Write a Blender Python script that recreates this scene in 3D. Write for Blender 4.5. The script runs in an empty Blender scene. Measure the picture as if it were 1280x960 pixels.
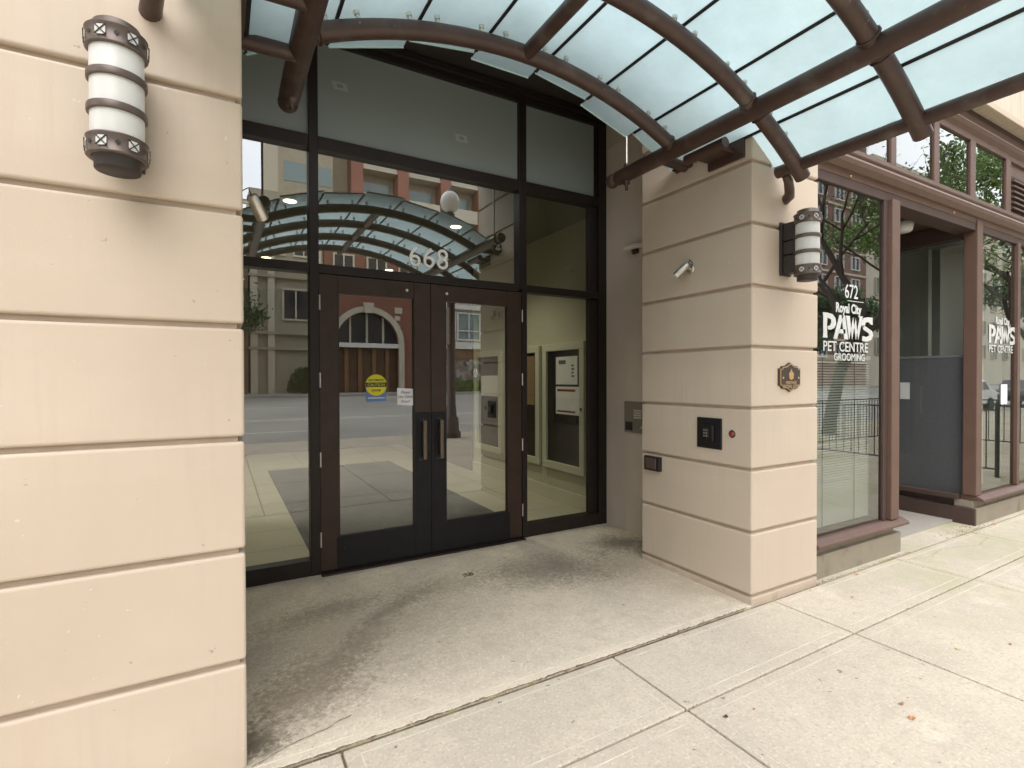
import bpy, bmesh, math, random
from mathutils import Vector, Matrix
random.seed(7)
R = math.radians
C = bpy.context.scene.collection
sc = bpy.context.scene

# ------------------------------------------------------------------ camera, world, sun, exposure
F_PX = 642.0; YAW = .51631; PITCH = -.0098423; ROLL = -.0026566
fw = Vector((math.sin(YAW), math.cos(YAW), 0)); rt = Vector((math.cos(YAW), -math.sin(YAW), 0)); up = Vector((0, 0, 1))
f2 = fw * math.cos(PITCH) + up * math.sin(PITCH); u2 = up * math.cos(PITCH) - fw * math.sin(PITCH)
r2 = rt * math.cos(ROLL) + u2 * math.sin(ROLL); u3 = u2 * math.cos(ROLL) - rt * math.sin(ROLL)
cd = bpy.data.cameras.new('camera'); cam = bpy.data.objects.new('camera', cd); C.objects.link(cam)
m = Matrix((r2, u3, -f2)).transposed().to_4x4(); m.translation = Vector((0, 0, 1.45)); cam.matrix_world = m
cd.sensor_width = 36; cd.lens = 36 * F_PX / 1280; cd.clip_start = .02; cd.clip_end = 3000
sc.camera = cam
w = bpy.data.worlds.new('World'); sc.world = w; w.use_nodes = True
SUN_EL, SUN_AZ = R(52), R(200)
nt = w.node_tree; nt.nodes.clear()
o = nt.nodes.new('ShaderNodeOutputWorld'); b = nt.nodes.new('ShaderNodeBackground'); s = nt.nodes.new('ShaderNodeTexSky')
s.sky_type = 'NISHITA'; s.sun_disc = False; s.sun_elevation = SUN_EL; s.sun_rotation = SUN_AZ; s.air_density = 1.0; s.dust_density = 4.0; s.ozone_density = 1.0
mx = nt.nodes.new('ShaderNodeMix'); mx.data_type = 'RGBA'; mx.inputs[0].default_value = .85
hs = nt.nodes.new('ShaderNodeTexNoise'); hs.inputs['Scale'].default_value = 2.2; hs.inputs['Detail'].default_value = 5
cr = nt.nodes.new('ShaderNodeValToRGB'); cr.color_ramp.elements[0].color = (6.4, 6.7, 7.2, 1); cr.color_ramp.elements[1].color = (9.2, 9.3, 9.5, 1)
cr.color_ramp.elements[0].position = .35; cr.color_ramp.elements[1].position = .62
tcw = nt.nodes.new('ShaderNodeTexCoord'); nt.links.new(tcw.outputs['Generated'], hs.inputs['Vector'])
nt.links.new(hs.outputs['Fac'], cr.inputs[0]); nt.links.new(s.outputs[0], mx.inputs[6]); nt.links.new(cr.outputs[0], mx.inputs[7])
nt.links.new(mx.outputs[2], b.inputs[0]); b.inputs[1].default_value = .12; nt.links.new(b.outputs[0], o.inputs[0])
sd = bpy.data.lights.new('sun', 'SUN'); sd.energy = .6; sd.angle = R(60); sd.color = (1, .96, .9)
so = bpy.data.objects.new('sun', sd); C.objects.link(so)
# direction towards the sun: behind the camera over the street
sv = Vector((math.sin(SUN_AZ) * math.cos(SUN_EL), math.cos(SUN_AZ) * math.cos(SUN_EL), math.sin(SUN_EL)))
so.rotation_euler = (-sv).to_track_quat('-Z', 'Y').to_euler()
sc.view_settings.view_transform = 'Standard'; sc.view_settings.look = 'None'; sc.view_settings.gamma = 1
sc.view_settings.exposure = 1.67
sc.render.engine = 'CYCLES'
sc.cycles.max_bounces = 10; sc.cycles.transparent_max_bounces = 16; sc.cycles.glossy_bounces = 5; sc.cycles.transmission_bounces = 6
sc.cycles.caustics_reflective = False; sc.cycles.caustics_refractive = False

# ------------------------------------------------------------------ materials
def mat(name, col, rough=.6, metal=0, noise=None, bump=None, spec=None, second=None, streak=None, coat=None):
    """noise=(scale, amount) value variation; bump=(scale, strength); second=(col, scale, lo, hi) blotches"""
    m = bpy.data.materials.new(name); m.use_nodes = True; n = m.node_tree; p = n.nodes['Principled BSDF']; L = n.links
    p.inputs['Base Color'].default_value = (*col, 1); p.inputs['Roughness'].default_value = rough; p.inputs['Metallic'].default_value = metal
    if spec is not None: p.inputs['Specular IOR Level'].default_value = spec
    if coat: p.inputs['Coat Weight'].default_value = coat
    tc = n.nodes.new('ShaderNodeTexCoord'); last = None
    geo = n.nodes.new('ShaderNodeNewGeometry')
    src = geo.outputs['Position']
    def nz(scale, detail=6, vec=None, stretch=None):
        t = n.nodes.new('ShaderNodeTexNoise'); t.inputs['Scale'].default_value = scale; t.inputs['Detail'].default_value = detail
        v = vec or src
        if stretch:
            mp = n.nodes.new('ShaderNodeMapping'); mp.inputs['Scale'].default_value = stretch; L.new(v, mp.inputs[0]); v = mp.outputs[0]
        L.new(v, t.inputs['Vector']); return t
    def ramp(sock, lo, hi, a=0, bb=1):
        r_ = n.nodes.new('ShaderNodeMapRange'); L.new(sock, r_.inputs[0]); r_.inputs[1].default_value = lo; r_.inputs[2].default_value = hi
        r_.inputs[3].default_value = a; r_.inputs[4].default_value = bb; return r_.outputs[0]
    def mix(a, bcol, fac):
        k = n.nodes.new('ShaderNodeMix'); k.data_type = 'RGBA'; L.new(fac, k.inputs[0])
        if isinstance(a, tuple): k.inputs[6].default_value = (*a, 1)
        else: L.new(a, k.inputs[6])
        if isinstance(bcol, tuple): k.inputs[7].default_value = (*bcol, 1)
        else: L.new(bcol, k.inputs[7])
        return k.outputs[2]
    cur = col
    if second:
        lst = second if isinstance(second, list) else [second]
        for c2, scl, lo, hi, *st in lst:
            cur = mix(cur, c2, ramp(nz(scl, 8, stretch=st[0] if st else None).outputs['Fac'], lo, hi))
    if noise:
        t = nz(noise[0]); hv = n.nodes.new('ShaderNodeHueSaturation')
        L.new(ramp(t.outputs['Fac'], .25, .75, 1 - noise[1], 1 + noise[1]), hv.inputs['Value'])
        if isinstance(cur, tuple): hv.inputs['Color'].default_value = (*cur, 1)
        else: L.new(cur, hv.inputs['Color'])
        cur = hv.outputs[0]
    if not isinstance(cur, tuple): L.new(cur, p.inputs['Base Color'])
    if bump:
        t = nz(bump[0], 8); bp = n.nodes.new('ShaderNodeBump'); bp.inputs['Strength'].default_value = bump[1]; bp.inputs['Distance'].default_value = .01
        L.new(t.outputs['Fac'], bp.inputs['Height']); L.new(bp.outputs[0], p.inputs['Normal'])
    m['_'] = 1
    return m

def glass(name, tint=(.93, .97, .95), refl=.3, rough=0., trans=1.0, wavy=.0):
    m = bpy.data.materials.new(name); m.use_nodes = True; n = m.node_tree; n.nodes.clear(); L = n.links
    out = n.nodes.new('ShaderNodeOutputMaterial'); tr = n.nodes.new('ShaderNodeBsdfTransparent'); gl = n.nodes.new('ShaderNodeBsdfGlossy')
    tr.inputs[0].default_value = (*[c * trans for c in tint], 1); gl.inputs[0].default_value = (.93, .95, .94, 1); gl.inputs['Roughness'].default_value = rough
    fr = n.nodes.new('ShaderNodeFresnel'); fr.inputs[0].default_value = 1.5
    mr = n.nodes.new('ShaderNodeMapRange'); L.new(fr.outputs[0], mr.inputs[0]); mr.inputs[1].default_value = .04; mr.inputs[2].default_value = 1
    mr.inputs[3].default_value = refl; mr.inputs[4].default_value = 1
    mxs = n.nodes.new('ShaderNodeMixShader'); L.new(mr.outputs[0], mxs.inputs[0]); L.new(tr.outputs[0], mxs.inputs[1]); L.new(gl.outputs[0], mxs.inputs[2])
    if wavy:
        g = n.nodes.new('ShaderNodeNewGeometry'); t = n.nodes.new('ShaderNodeTexNoise'); t.inputs['Scale'].default_value = 1.3; t.inputs['Detail'].default_value = 1
        L.new(g.outputs['Position'], t.inputs['Vector']); bp = n.nodes.new('ShaderNodeBump'); bp.inputs['Strength'].default_value = wavy; bp.inputs['Distance'].default_value = .02
        L.new(t.outputs['Fac'], bp.inputs['Height']); L.new(bp.outputs[0], gl.inputs['Normal'])
    L.new(mxs.outputs[0], out.inputs[0]); return m

def emit(name, col, st):
    m = bpy.data.materials.new(name); m.use_nodes = True; p = m.node_tree.nodes['Principled BSDF']
    p.inputs['Base Color'].default_value = (.8, .8, .8, 1); p.inputs['Emission Color'].default_value = (*col, 1); p.inputs['Emission Strength'].default_value = st; return m

M = {}
M['stucco'] = mat('painted_stucco', (.548, .462, .366), .75, noise=(1.6, .03), bump=(160, .10),
                  second=[((.575, .488, .392), 1.0, .45, .58, (.25, .25, 2.5)), ((.505, .42, .33), 1.1, .45, .8), ((.535, .442, .352), 5, .5, .8, (6, 6, .4)), ((.62, .57, .50), 38, .72, .74), ((.38, .32, .26), 31, .735, .75)])
M['stucco_base'] = mat('painted_stucco_base', (.52, .425, .33), .8, noise=(5, .08), bump=(120, .2), second=[((.36, .30, .23), 9, .55, .75), ((.56, .51, .44), 28, .62, .70)])
M['taupe'] = mat('taupe_render', (.62, .53, .455), .85, noise=(2, .06), bump=(140, .25))
M['joint'] = mat('joint_render', (.46, .375, .29), .85, noise=(8, .12), bump=(90, .2))
M['bronze'] = mat('bronze_frame', (.020, .0145, .0125), .45, spec=.35, metal=.1, noise=(6, .12), bump=(200, .03))
M['doorbronze'] = mat('door_bronze', (.046, .028, .020), .48, metal=.1, spec=.35, noise=(9, .18), bump=(200, .03))
M['plate'] = mat('black_plate', (.012, .012, .0125), .55, spec=.25, noise=(12, .25), second=[((.05, .045, .04), 14, .68, .73)])
M['tube'] = mat('brown_painted_steel', (.066, .038, .030), .42, metal=.1, noise=(12, .16), bump=(60, .12), second=[((.10, .075, .063), 6, .55, .72), ((.17, .13, .11), 45, .69, .74)])
M['shopbrown'] = mat('shop_brown_paint', (.120, .069, .050), .5, noise=(7, .10), bump=(80, .06), second=[((.20, .15, .135), 30, .70, .76)])
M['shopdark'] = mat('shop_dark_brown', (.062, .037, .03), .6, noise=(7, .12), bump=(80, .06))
M['shopbase'] = mat('shop_olive_base', (.27, .235, .18), .8, noise=(5, .1), bump=(60, .12), second=[((.17, .15, .11), 7, .55, .75)])
M['steel'] = mat('brushed_steel', (.62, .58, .52), .35, metal=.9, noise=(30, .1))
M['standoff'] = mat('standoff_steel', (.66, .68, .62), .45, metal=.3, noise=(30, .1))
M['transomglass'] = glass('transom_glass', (.84, .88, .80), .33, wavy=.004)
M['sideglass'] = glass('sidelight_glass', (.90, .93, .85), .12)
M['glass'] = glass('entrance_glass', (.86, .90, .81), .22, wavy=.004)
M['returnglass'] = glass('return_glass', (.93, .95, .93), .10)
M['shopglass'] = glass('shop_glass', (.88, .93, .88), .22, wavy=.012)
M['gasket'] = mat('black_gasket', (.01, .01, .011), .6)
M['black'] = mat('black_plastic', (.012, .012, .013), .35)
M['opal'] = mat('opal_glass', (.62, .63, .61), .35, noise=(40, .02), spec=.4)
p_ = M['opal'].node_tree.nodes['Principled BSDF']; p_.inputs['Subsurface Weight'].default_value = .0
M['sconce'] = mat('sconce_bronze', (.125, .098, .085), .42, metal=.5, noise=(20, .12))
M['sconcedark'] = mat('sconce_dark', (.04, .033, .032), .5, metal=.3)
M['white'] = mat('white_paint', (.74, .73, .69), .6)
M['vinyl'] = mat('white_vinyl', (.90, .91, .89), .6)
M['vinyl2'] = mat('worn_white_vinyl', (.56, .58, .56), .6, noise=(30, .12))
M['paper'] = mat('paper', (.78, .78, .80), .7)
M['ink'] = mat('dark_ink', (.10, .10, .13), .7)
M['yellow'] = mat('yellow_vinyl', (.72, .66, .03), .6)
M['blue'] = mat('blue_vinyl', (.10, .20, .42), .6)
M['blackink'] = mat('black_ink', (.015, .015, .015), .6)
M['reddot'] = mat('red_lens', (.24, .03, .02), .3)
M['brass'] = mat('plaque_brass', (.62, .42, .22), .35, metal=.6)
M['plaque'] = mat('plaque_dark', (.05, .035, .025), .5, noise=(60, .2))
M['lobwall'] = mat('lobby_wall', (.50, .49, .38), .8, noise=(2, .03))
M['lobtrim'] = mat('lobby_trim', (.60, .60, .49), .5)
M['lobceil'] = mat('lobby_ceiling', (.22, .21, .18), .9)
M['cream'] = mat('cream_stone', (.55, .50, .39), .8, noise=(.8, .08), bump=(3, .2))
M['beige'] = mat('beige_stone', (.36, .32, .24), .8, noise=(.6, .1))
M['redcol'] = mat('red_brown_render', (.30, .13, .09), .8, noise=(.6, .1))
M['mural'] = mat('mural_paint', (.22, .17, .14), .7, second=[((.42, .36, .31), 1.3, .45, .55), ((.10, .07, .06), 2.1, .55, .62), ((.12, .20, .16), .9, .58, .64)])
M['win'] = mat('window_dark', (.03, .035, .04), .08, spec=.8)
M['winteal'] = mat('window_teal', (.20, .27, .26), .12, spec=.8)
M['bark'] = mat('bark', (.055, .043, .035), .9, noise=(8, .3), bump=(20, .5))
M['asphalt'] = mat('asphalt', (.36, .35, .315), .9, noise=(.25, .10), bump=(60, .3), second=[((.31, .30, .275), .35, .5, .7)])
M['line'] = mat('road_paint', (.75, .74, .68), .8, noise=(6, .15))
M['kerb'] = mat('kerb_concrete', (.34, .32, .28), .85, noise=(3, .1), bump=(60, .2))
M['iron'] = mat('black_iron', (.012, .012, .012), .5)
M['screen'] = mat('shop_screen_fabric', (.11, .115, .125), .8, noise=(40, .1), bump=(300, .3))
M['shopwall'] = mat('shop_wall', (.48, .50, .46), .9)
M['shopwhite'] = mat('shop_white_panel', (.72, .72, .66), .7)
M['blind'] = mat('blind_slat', (.84, .86, .80), .5)
M['mat'] = mat('floor_mat_fabric', (.012, .016, .019), .95, noise=(120, .3), bump=(200, .5))
M['board'] = mat('notice_board_black', (.008, .008, .010), .35)
M['cork'] = mat('notice_cork', (.26, .17, .10), .8, noise=(50, .1))
M['leafa'] = mat('leaf_green', (.13, .22, .045), .6, noise=(3, .35))
M['leafb'] = mat('leaf_dark_green', (.065, .115, .04), .6, noise=(3, .35))
M['leafdry'] = mat('dry_leaf', (.42, .22, .10), .8, noise=(30, .3))
M['leafpale'] = mat('pale_leaf', (.60, .52, .30), .8, noise=(30, .2))
M['litter'] = mat('litter_crumbs', (.34, .24, .16), .9, noise=(60, .4))
M['tile_roof'] = mat('flat_roof', (.2, .2, .2), .9)
M['carwhite'] = mat('car_white', (.72, .72, .72), .25, coat=.5)
M['rubber'] = mat('tyre_rubber', (.02, .02, .02), .8)
M['downlight'] = emit('downlight_glow', (1, .82, .5), 3)
M['bulb'] = emit('small_bulb', (1, .8, .5), 6)
for q in ('leafa', 'leafb'):
    pp = M[q].node_tree.nodes['Principled BSDF']; pp.inputs['Subsurface Weight'].default_value = 0

def brick(name, c1, c2, mortar, scale=1.0):
    m = bpy.data.materials.new(name); m.use_nodes = True; n = m.node_tree; p = n.nodes['Principled BSDF']; L = n.links
    g = n.nodes.new('ShaderNodeNewGeometry'); sx = n.nodes.new('ShaderNodeSeparateXYZ'); cx = n.nodes.new('ShaderNodeCombineXYZ'); ad = n.nodes.new('ShaderNodeMath')
    L.new(g.outputs['Position'], sx.inputs[0]); L.new(sx.outputs[0], ad.inputs[0]); L.new(sx.outputs[1], ad.inputs[1]); L.new(ad.outputs[0], cx.inputs[0]); L.new(sx.outputs[2], cx.inputs[1])
    t = n.nodes.new('ShaderNodeTexBrick'); L.new(cx.outputs[0], t.inputs['Vector']); t.inputs['Color1'].default_value = (*c1, 1); t.inputs['Color2'].default_value = (*c2, 1)
    t.inputs['Mortar'].default_value = (*mortar, 1); t.inputs['Scale'].default_value = 2.2 * scale; t.inputs['Mortar Size'].default_value = .012
    L.new(t.outputs[0], p.inputs['Base Color']); p.inputs['Roughness'].default_value = .85; return m
M['brick'] = brick('red_brick', (.27, .10, .06), (.21, .08, .05), (.3, .22, .17))
M['tanbrick'] = brick('tan_brick', (.42, .36, .25), (.34, .29, .20), (.5, .45, .35), .8)
M['brick2'] = brick('brown_brick', (.25, .13, .09), (.19, .10, .07), (.3, .25, .2))

def concrete(name, base, alcove=False, mossy=False):
    m = bpy.data.materials.new(name); m.use_nodes = True; n = m.node_tree; p = n.nodes['Principled BSDF']; L = n.links
    g = n.nodes.new('ShaderNodeNewGeometry'); pos = g.outputs['Position']
    def nz(scale, detail=8, dist=0, stretch=None, rough=.55):
        t = n.nodes.new('ShaderNodeTexNoise'); t.inputs['Scale'].default_value = scale; t.inputs['Detail'].default_value = detail; t.inputs['Distortion'].default_value = dist; t.inputs['Roughness'].default_value = rough
        v = pos
        if stretch:
            mp = n.nodes.new('ShaderNodeMapping'); mp.inputs['Rotation'].default_value = stretch[1]; mp.inputs['Scale'].default_value = stretch[0]; L.new(pos, mp.inputs[0]); v = mp.outputs[0]
        L.new(v, t.inputs['Vector']); return t.outputs['Fac']
    def rng(sock, lo, hi, a=0., bb=1.):
        r_ = n.nodes.new('ShaderNodeMapRange'); L.new(sock, r_.inputs[0]); r_.inputs[1].default_value = lo; r_.inputs[2].default_value = hi; r_.inputs[3].default_value = a; r_.inputs[4].default_value = bb
        return r_.outputs[0]
    def mth(op, a, b_):
        q = n.nodes.new('ShaderNodeMath'); q.operation = op; q.use_clamp = False
        for i, v in enumerate((a, b_)):
            if isinstance(v, (int, float)): q.inputs[i].default_value = v
            else: L.new(v, q.inputs[i])
        return q.outputs[0]
    def mix(a, c, fac):
        k = n.nodes.new('ShaderNodeMix'); k.data_type = 'RGBA'; L.new(fac, k.inputs[0])
        if isinstance(a, tuple): k.inputs[6].default_value = (*a, 1)
        else: L.new(a, k.inputs[6])
        k.inputs[7].default_value = (*c, 1); return k.outputs[2]
    cur = mix(base, tuple(c * .86 for c in base), rng(nz(1.3), .42, .68))
    cur = mix(cur, tuple(min(1, c * 1.12) for c in base), rng(nz(3.3), .55, .75))
    cur = mix(cur, tuple(c * .70 for c in base), rng(nz(60, 4), .53, .64, 0, .60))          # sand grain
    cur = mix(cur, tuple(min(1, c * 1.3) for c in base), rng(nz(75, 4), .54, .66, 0, .6))
    cur = mix(cur, tuple(c * .80 for c in base), rng(nz(14, 8), .50, .66, 0, .5))
    cur = mix(cur, tuple(c * .35 for c in base), rng(nz(19, 2), .715, .74, 0, .8))          # small dark spots
    if mossy:
        sx = n.nodes.new('ShaderNodeSeparateXYZ'); L.new(pos, sx.inputs[0])
        fx = rng(sx.outputs[0], 3.3, 4.6); 
        cur = mix(cur, (.42, .40, .26), mth('MULTIPLY', rng(nz(1.9, 9, .2, rough=.7), .42, .66, 0, .8), fx))
        cur = mix(cur, (.33, .33, .17), mth('MULTIPLY', rng(nz(.9, 6), .52, .64, 0, .7), rng(sx.outputs[0], 4.8, 6.5)))
    if alcove:
        def blob(cx, cy, rx, ry, rot, amt, col, nscale=4, lo=.25, hi=1.0):
            nonlocal cur
            mp = n.nodes.new('ShaderNodeMapping'); mp.vector_type = 'TEXTURE'
            mp.inputs['Location'].default_value = (cx, cy, 0); mp.inputs['Rotation'].default_value = (0, 0, rot); mp.inputs['Scale'].default_value = (rx, ry, 50)
            L.new(pos, mp.inputs[0]); ln = n.nodes.new('ShaderNodeVectorMath'); ln.operation = 'LENGTH'; L.new(mp.outputs[0], ln.inputs[0])
            d = mth('ADD', ln.outputs['Value'], mth('ADD', mth('MULTIPLY', mth('SUBTRACT', nz(nscale, 9, .3, rough=.75), .5), 1.5), mth('MULTIPLY', mth('SUBTRACT', nz(34, 5, .2, rough=.8), .5), 2.2)))
            f = rng(d, hi, lo, 0, amt); cur = mix(cur, col, f)
        dk = (.15, .125, .095); br = (.23, .19, .135)
        blob(2.15, 3.25, .66, .40, -.2, .72, dk, 3)            # stain before the right leaf
        blob(3.0, 3.45, .40, .30, .2, .85, dk, 4)            # stain in the right back corner
        blob(2.75, 3.05, .62, .40, .2, .45, br, 5)
        blob(1.3, 3.35, .5, .22, .1, .4, br, 6)
        blob(.55, 3.35, .45, .17, .2, .5, dk, 9)              # arc of scuffs on the left
        blob(.66, 2.85, .5, .16, .85, .42, dk, 9)
        blob(.95, 3.2, .45, .09, .6, .5, dk, 9)
        blob(.42, 2.65, .45, .24, .95, .5, dk, 10)
        blob(.28, 2.5, .42, .30, .3, .55, br, 8)
        blob(.10, 2.27, .16, .20, 0, .9, (.10, .085, .055), 9)   # grime against the left wall
        blob(.6, 3.0, 1.1, .7, .3, .45, br, 8)
        cur = mix(cur, tuple(c * .66 for c in base), rng(nz(5, 9, .3, rough=.75), .50, .68, 0, .5))
        blob(1.5, 2.08, 1.6, .10, -.03, .5, tuple(min(1, c * 1.15) for c in base), 6, .4, 1)
    L.new(cur, p.inputs['Base Color']); p.inputs['Roughness'].default_value = .88
    bp = n.nodes.new('ShaderNodeBump'); bp.inputs['Strength'].default_value = .6; bp.inputs['Distance'].default_value = .005
    L.new(nz(55, 9, rough=.7), bp.inputs['Height']); L.new(bp.outputs[0], p.inputs['Normal'])
    return m
M['slab'] = concrete('alcove_concrete', (.63, .555, .45), alcove=True)
M['pave'] = concrete('sidewalk_concrete', (.56, .497, .405), mossy=True)
M['crack'] = mat('joint_dirt', (.16, .125, .085), .95, noise=(25, .35), bump=(60, .4), second=[((.26, .25, .12), 6, .55, .65)])
def tiles(name):
    m = bpy.data.materials.new(name); m.use_nodes = True; n = m.node_tree; p = n.nodes['Principled BSDF']; L = n.links
    g = n.nodes.new('ShaderNodeNewGeometry'); t = n.nodes.new('ShaderNodeTexBrick'); L.new(g.outputs['Position'], t.inputs['Vector'])
    t.offset = 0; t.inputs['Scale'].default_value = 1; t.inputs['Brick Width'].default_value = 1.2; t.inputs['Row Height'].default_value = .6; t.inputs['Mortar Size'].default_value = .004
    t.inputs['Color1'].default_value = (.50, .47, .38, 1); t.inputs['Color2'].default_value = (.455, .43, .345, 1); t.inputs['Mortar'].default_value = (.14, .13, .1, 1)
    L.new(t.outputs[0], p.inputs['Base Color']); p.inputs['Roughness'].default_value = .35; return m
M['tiles'] = tiles('lobby_tiles')
def frosted(name, col, transl, tp=.0):
    m = bpy.data.materials.new(name); m.use_nodes = True; n = m.node_tree; n.nodes.clear(); L = n.links
    out = n.nodes.new('ShaderNodeOutputMaterial'); t = n.nodes.new('ShaderNodeBsdfTranslucent'); d = n.nodes.new('ShaderNodeBsdfDiffuse'); gl = n.nodes.new('ShaderNodeBsdfGlossy'); tr = n.nodes.new('ShaderNodeBsdfTransparent')
    g = n.nodes.new('ShaderNodeNewGeometry'); nn = n.nodes.new('ShaderNodeTexNoise'); nn.inputs['Scale'].default_value = 2.4; nn.inputs['Detail'].default_value = 12; nn.inputs['Roughness'].default_value = .7; L.new(g.outputs['Position'], nn.inputs['Vector'])
    hv = n.nodes.new('ShaderNodeHueSaturation'); hv.inputs['Color'].default_value = (*col, 1); mr = n.nodes.new('ShaderNodeMapRange'); mr.inputs[1].default_value = .3; mr.inputs[2].default_value = .7; mr.inputs[3].default_value = .86; mr.inputs[4].default_value = 1.10
    L.new(nn.outputs['Fac'], mr.inputs[0]); L.new(mr.outputs[0], hv.inputs['Value']); L.new(hv.outputs[0], t.inputs[0])
    d.inputs[0].default_value = (*[c * .8 for c in col], 1); gl.inputs['Roughness'].default_value = .25; tr.inputs[0].default_value = (*col, 1)
    a = n.nodes.new('ShaderNodeMixShader'); a.inputs[0].default_value = 1 - transl; L.new(t.outputs[0], a.inputs[1]); L.new(d.outputs[0], a.inputs[2])
    c_ = n.nodes.new('ShaderNodeMixShader'); c_.inputs[0].default_value = tp; L.new(a.outputs[0], c_.inputs[1]); L.new(tr.outputs[0], c_.inputs[2])
    b_ = n.nodes.new('ShaderNodeMixShader'); b_.inputs[0].default_value = .04; L.new(c_.outputs[0], b_.inputs[1]); L.new(gl.outputs[0], b_.inputs[2]); L.new(b_.outputs[0], out.inputs[0])
    return m
M['frost'] = frosted('frosted_canopy_glass', (.435, .565, .585), .9, .05)
M['edge'] = mat('cut_glass_edge', (.55, .72, .66), .3)
def spandrel(name):
    m = mat(name, (.24, .285, .27), .30, noise=(1, .04), spec=.5)
    n = m.node_tree; p = n.nodes['Principled BSDF']; L = n.links
    g = n.nodes.new('ShaderNodeNewGeometry'); wv = n.nodes.new('ShaderNodeTexWave'); wv.wave_type = 'BANDS'; wv.bands_direction = 'Z'; wv.inputs['Scale'].default_value = 9; wv.inputs['Distortion'].default_value = 1.5; wv.inputs['Detail'].default_value = 2
    L.new(g.outputs['Position'], wv.inputs['Vector']); mr = n.nodes.new('ShaderNodeMapRange'); mr.inputs[3].default_value = .29; mr.inputs[4].default_value = .32
    L.new(wv.outputs['Fac'], mr.inputs[0]); L.new(mr.outputs[0], p.inputs['Roughness']); return m
M['spandrel'] = spandrel('spandrel_glass')
M['spandsq'] = mat('pale_square', (.33, .37, .35), .4)
M['spandsq2'] = mat('pale_square_inner', (.22, .25, .24), .4)

# ------------------------------------------------------------------ mesh helpers
class MB:
    def __init__(s): s.v = []; s.f = []; s.sm = []
    def add(s, vs, fs, smooth=False):
        k = len(s.v); s.v += [tuple(v) for v in vs]; s.f += [tuple(i + k for i in f) for f in fs]; s.sm += [smooth] * len(fs); return s
    def box(s, x0, x1, y0, y1, z0, z1):
        if x0 > x1: x0, x1 = x1, x0
        if y0 > y1: y0, y1 = y1, y0
        if z0 > z1: z0, z1 = z1, z0
        return s.add([(x0, y0, z0), (x1, y0, z0), (x1, y1, z0), (x0, y1, z0), (x0, y0, z1), (x1, y0, z1), (x1, y1, z1), (x0, y1, z1)],
                     [(0, 3, 2, 1), (4, 5, 6, 7), (0, 1, 5, 4), (1, 2, 6, 5), (2, 3, 7, 6), (3, 0, 4, 7)])
    def tube(s, pts, r, n=16, cap=True):
        pts = [Vector(p) for p in pts]; rs = r if isinstance(r, (list, tuple)) else [r] * len(pts)
        rings = []; prev = None
        for i, p in enumerate(pts):
            d = (pts[min(i + 1, len(pts) - 1)] - pts[max(i - 1, 0)]).normalized()
            if prev is None:
                a = Vector((0, 0, 1)) if abs(d.z) < .9 else Vector((1, 0, 0)); u = d.cross(a).normalized()
            else: u = (prev - d * prev.dot(d)).normalized()
            prev = u; vv = d.cross(u)
            rings.append([p + (u * math.cos(2 * math.pi * k / n) + vv * math.sin(2 * math.pi * k / n)) * rs[i] for k in range(n)])
        vs = [v for rg in rings for v in rg]; fs = []
        for i in range(len(rings) - 1):
            for k in range(n):
                fs.append((i * n + k, i * n + (k + 1) % n, (i + 1) * n + (k + 1) % n, (i + 1) * n + k))
        s.add(vs, fs, True)
        if cap:
            s.add(rings[0], [tuple(range(n))[::-1]]); s.add(rings[-1], [tuple(range(n))])
        return s
    def lathe(s, c, prof, n=32, axis='z'):
        c = Vector(c); vs = []; fs = []
        for r_, z in prof:
            for k in range(n):
                a = 2 * math.pi * k / n; x, y = r_ * math.cos(a), r_ * math.sin(a)
                vs.append(c + (Vector((x, y, z)) if axis == 'z' else Vector((x, z, -y)) if axis == 'y' else Vector((z, x, y))))
        for i in range(len(prof) - 1):
            for k in range(n): fs.append((i * n + k, i * n + (k + 1) % n, (i + 1) * n + (k + 1) % n, (i + 1) * n + k))
        s.add(vs, fs, True)
        if prof[0][0] > 1e-4: s.add(vs[:n], [tuple(range(n))[::-1]])
        if prof[-1][0] > 1e-4: s.add(vs[-n:], [tuple(range(n))])
        return s
    def prism(s, poly, y0, y1, axis='y'):
        """poly of (a, z) extruded along axis"""
        n = len(poly)
        def P(a, z, t): return (a, t, z) if axis == 'y' else (t, a, z) if axis == 'x' else (a, z, t)
        vs = [P(a, z, y0) for a, z in poly] + [P(a, z, y1) for a, z in poly]
        return s.add(vs, [tuple(range(n))[::-1], tuple(range(n, 2 * n))] + [(i, (i + 1) % n, (i + 1) % n + n, i + n) for i in range(n)])
    def sphere(s, c, r, n=16, sc_=(1, 1, 1)):
        prof = [(max(1e-5, r * math.sin(math.pi * i / 10)), -r * math.cos(math.pi * i / 10)) for i in range(11)]
        k = len(s.v); s.lathe((0, 0, 0), prof, n)
        for i in range(k, len(s.v)):
            v = s.v[i]; s.v[i] = (c[0] + v[0] * sc_[0], c[1] + v[1] * sc_[1], c[2] + v[2] * sc_[2])
        return s
    def build(s, name, m, parent=None, bevel=0, seg=2, recalc=True):
        me = bpy.data.meshes.new(name); off = parent['_w'] if parent and '_w' in parent else (0, 0, 0)
        me.from_pydata([(v[0] - off[0], v[1] - off[1], v[2] - off[2]) for v in s.v], [], s.f)
        me.polygons.foreach_set('use_smooth', s.sm); me.materials.append(m if not isinstance(m, str) else M[m]); me.update()
        if recalc:
            bm = bmesh.new(); bm.from_mesh(me); bmesh.ops.recalc_face_normals(bm, faces=bm.faces); bm.to_mesh(me); bm.free()
        ob = bpy.data.objects.new(name, me); C.objects.link(ob)
        if parent: ob.parent = parent; ob['_w'] = off
        else: ob['_w'] = (0, 0, 0)
        if bevel:
            md = ob.modifiers.new('bevel', 'BEVEL'); md.width = bevel; md.segments = seg; md.limit_method = 'ANGLE'; md.angle_limit = R(40)
        return ob
def B(*a): return MB().box(*a)
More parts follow.
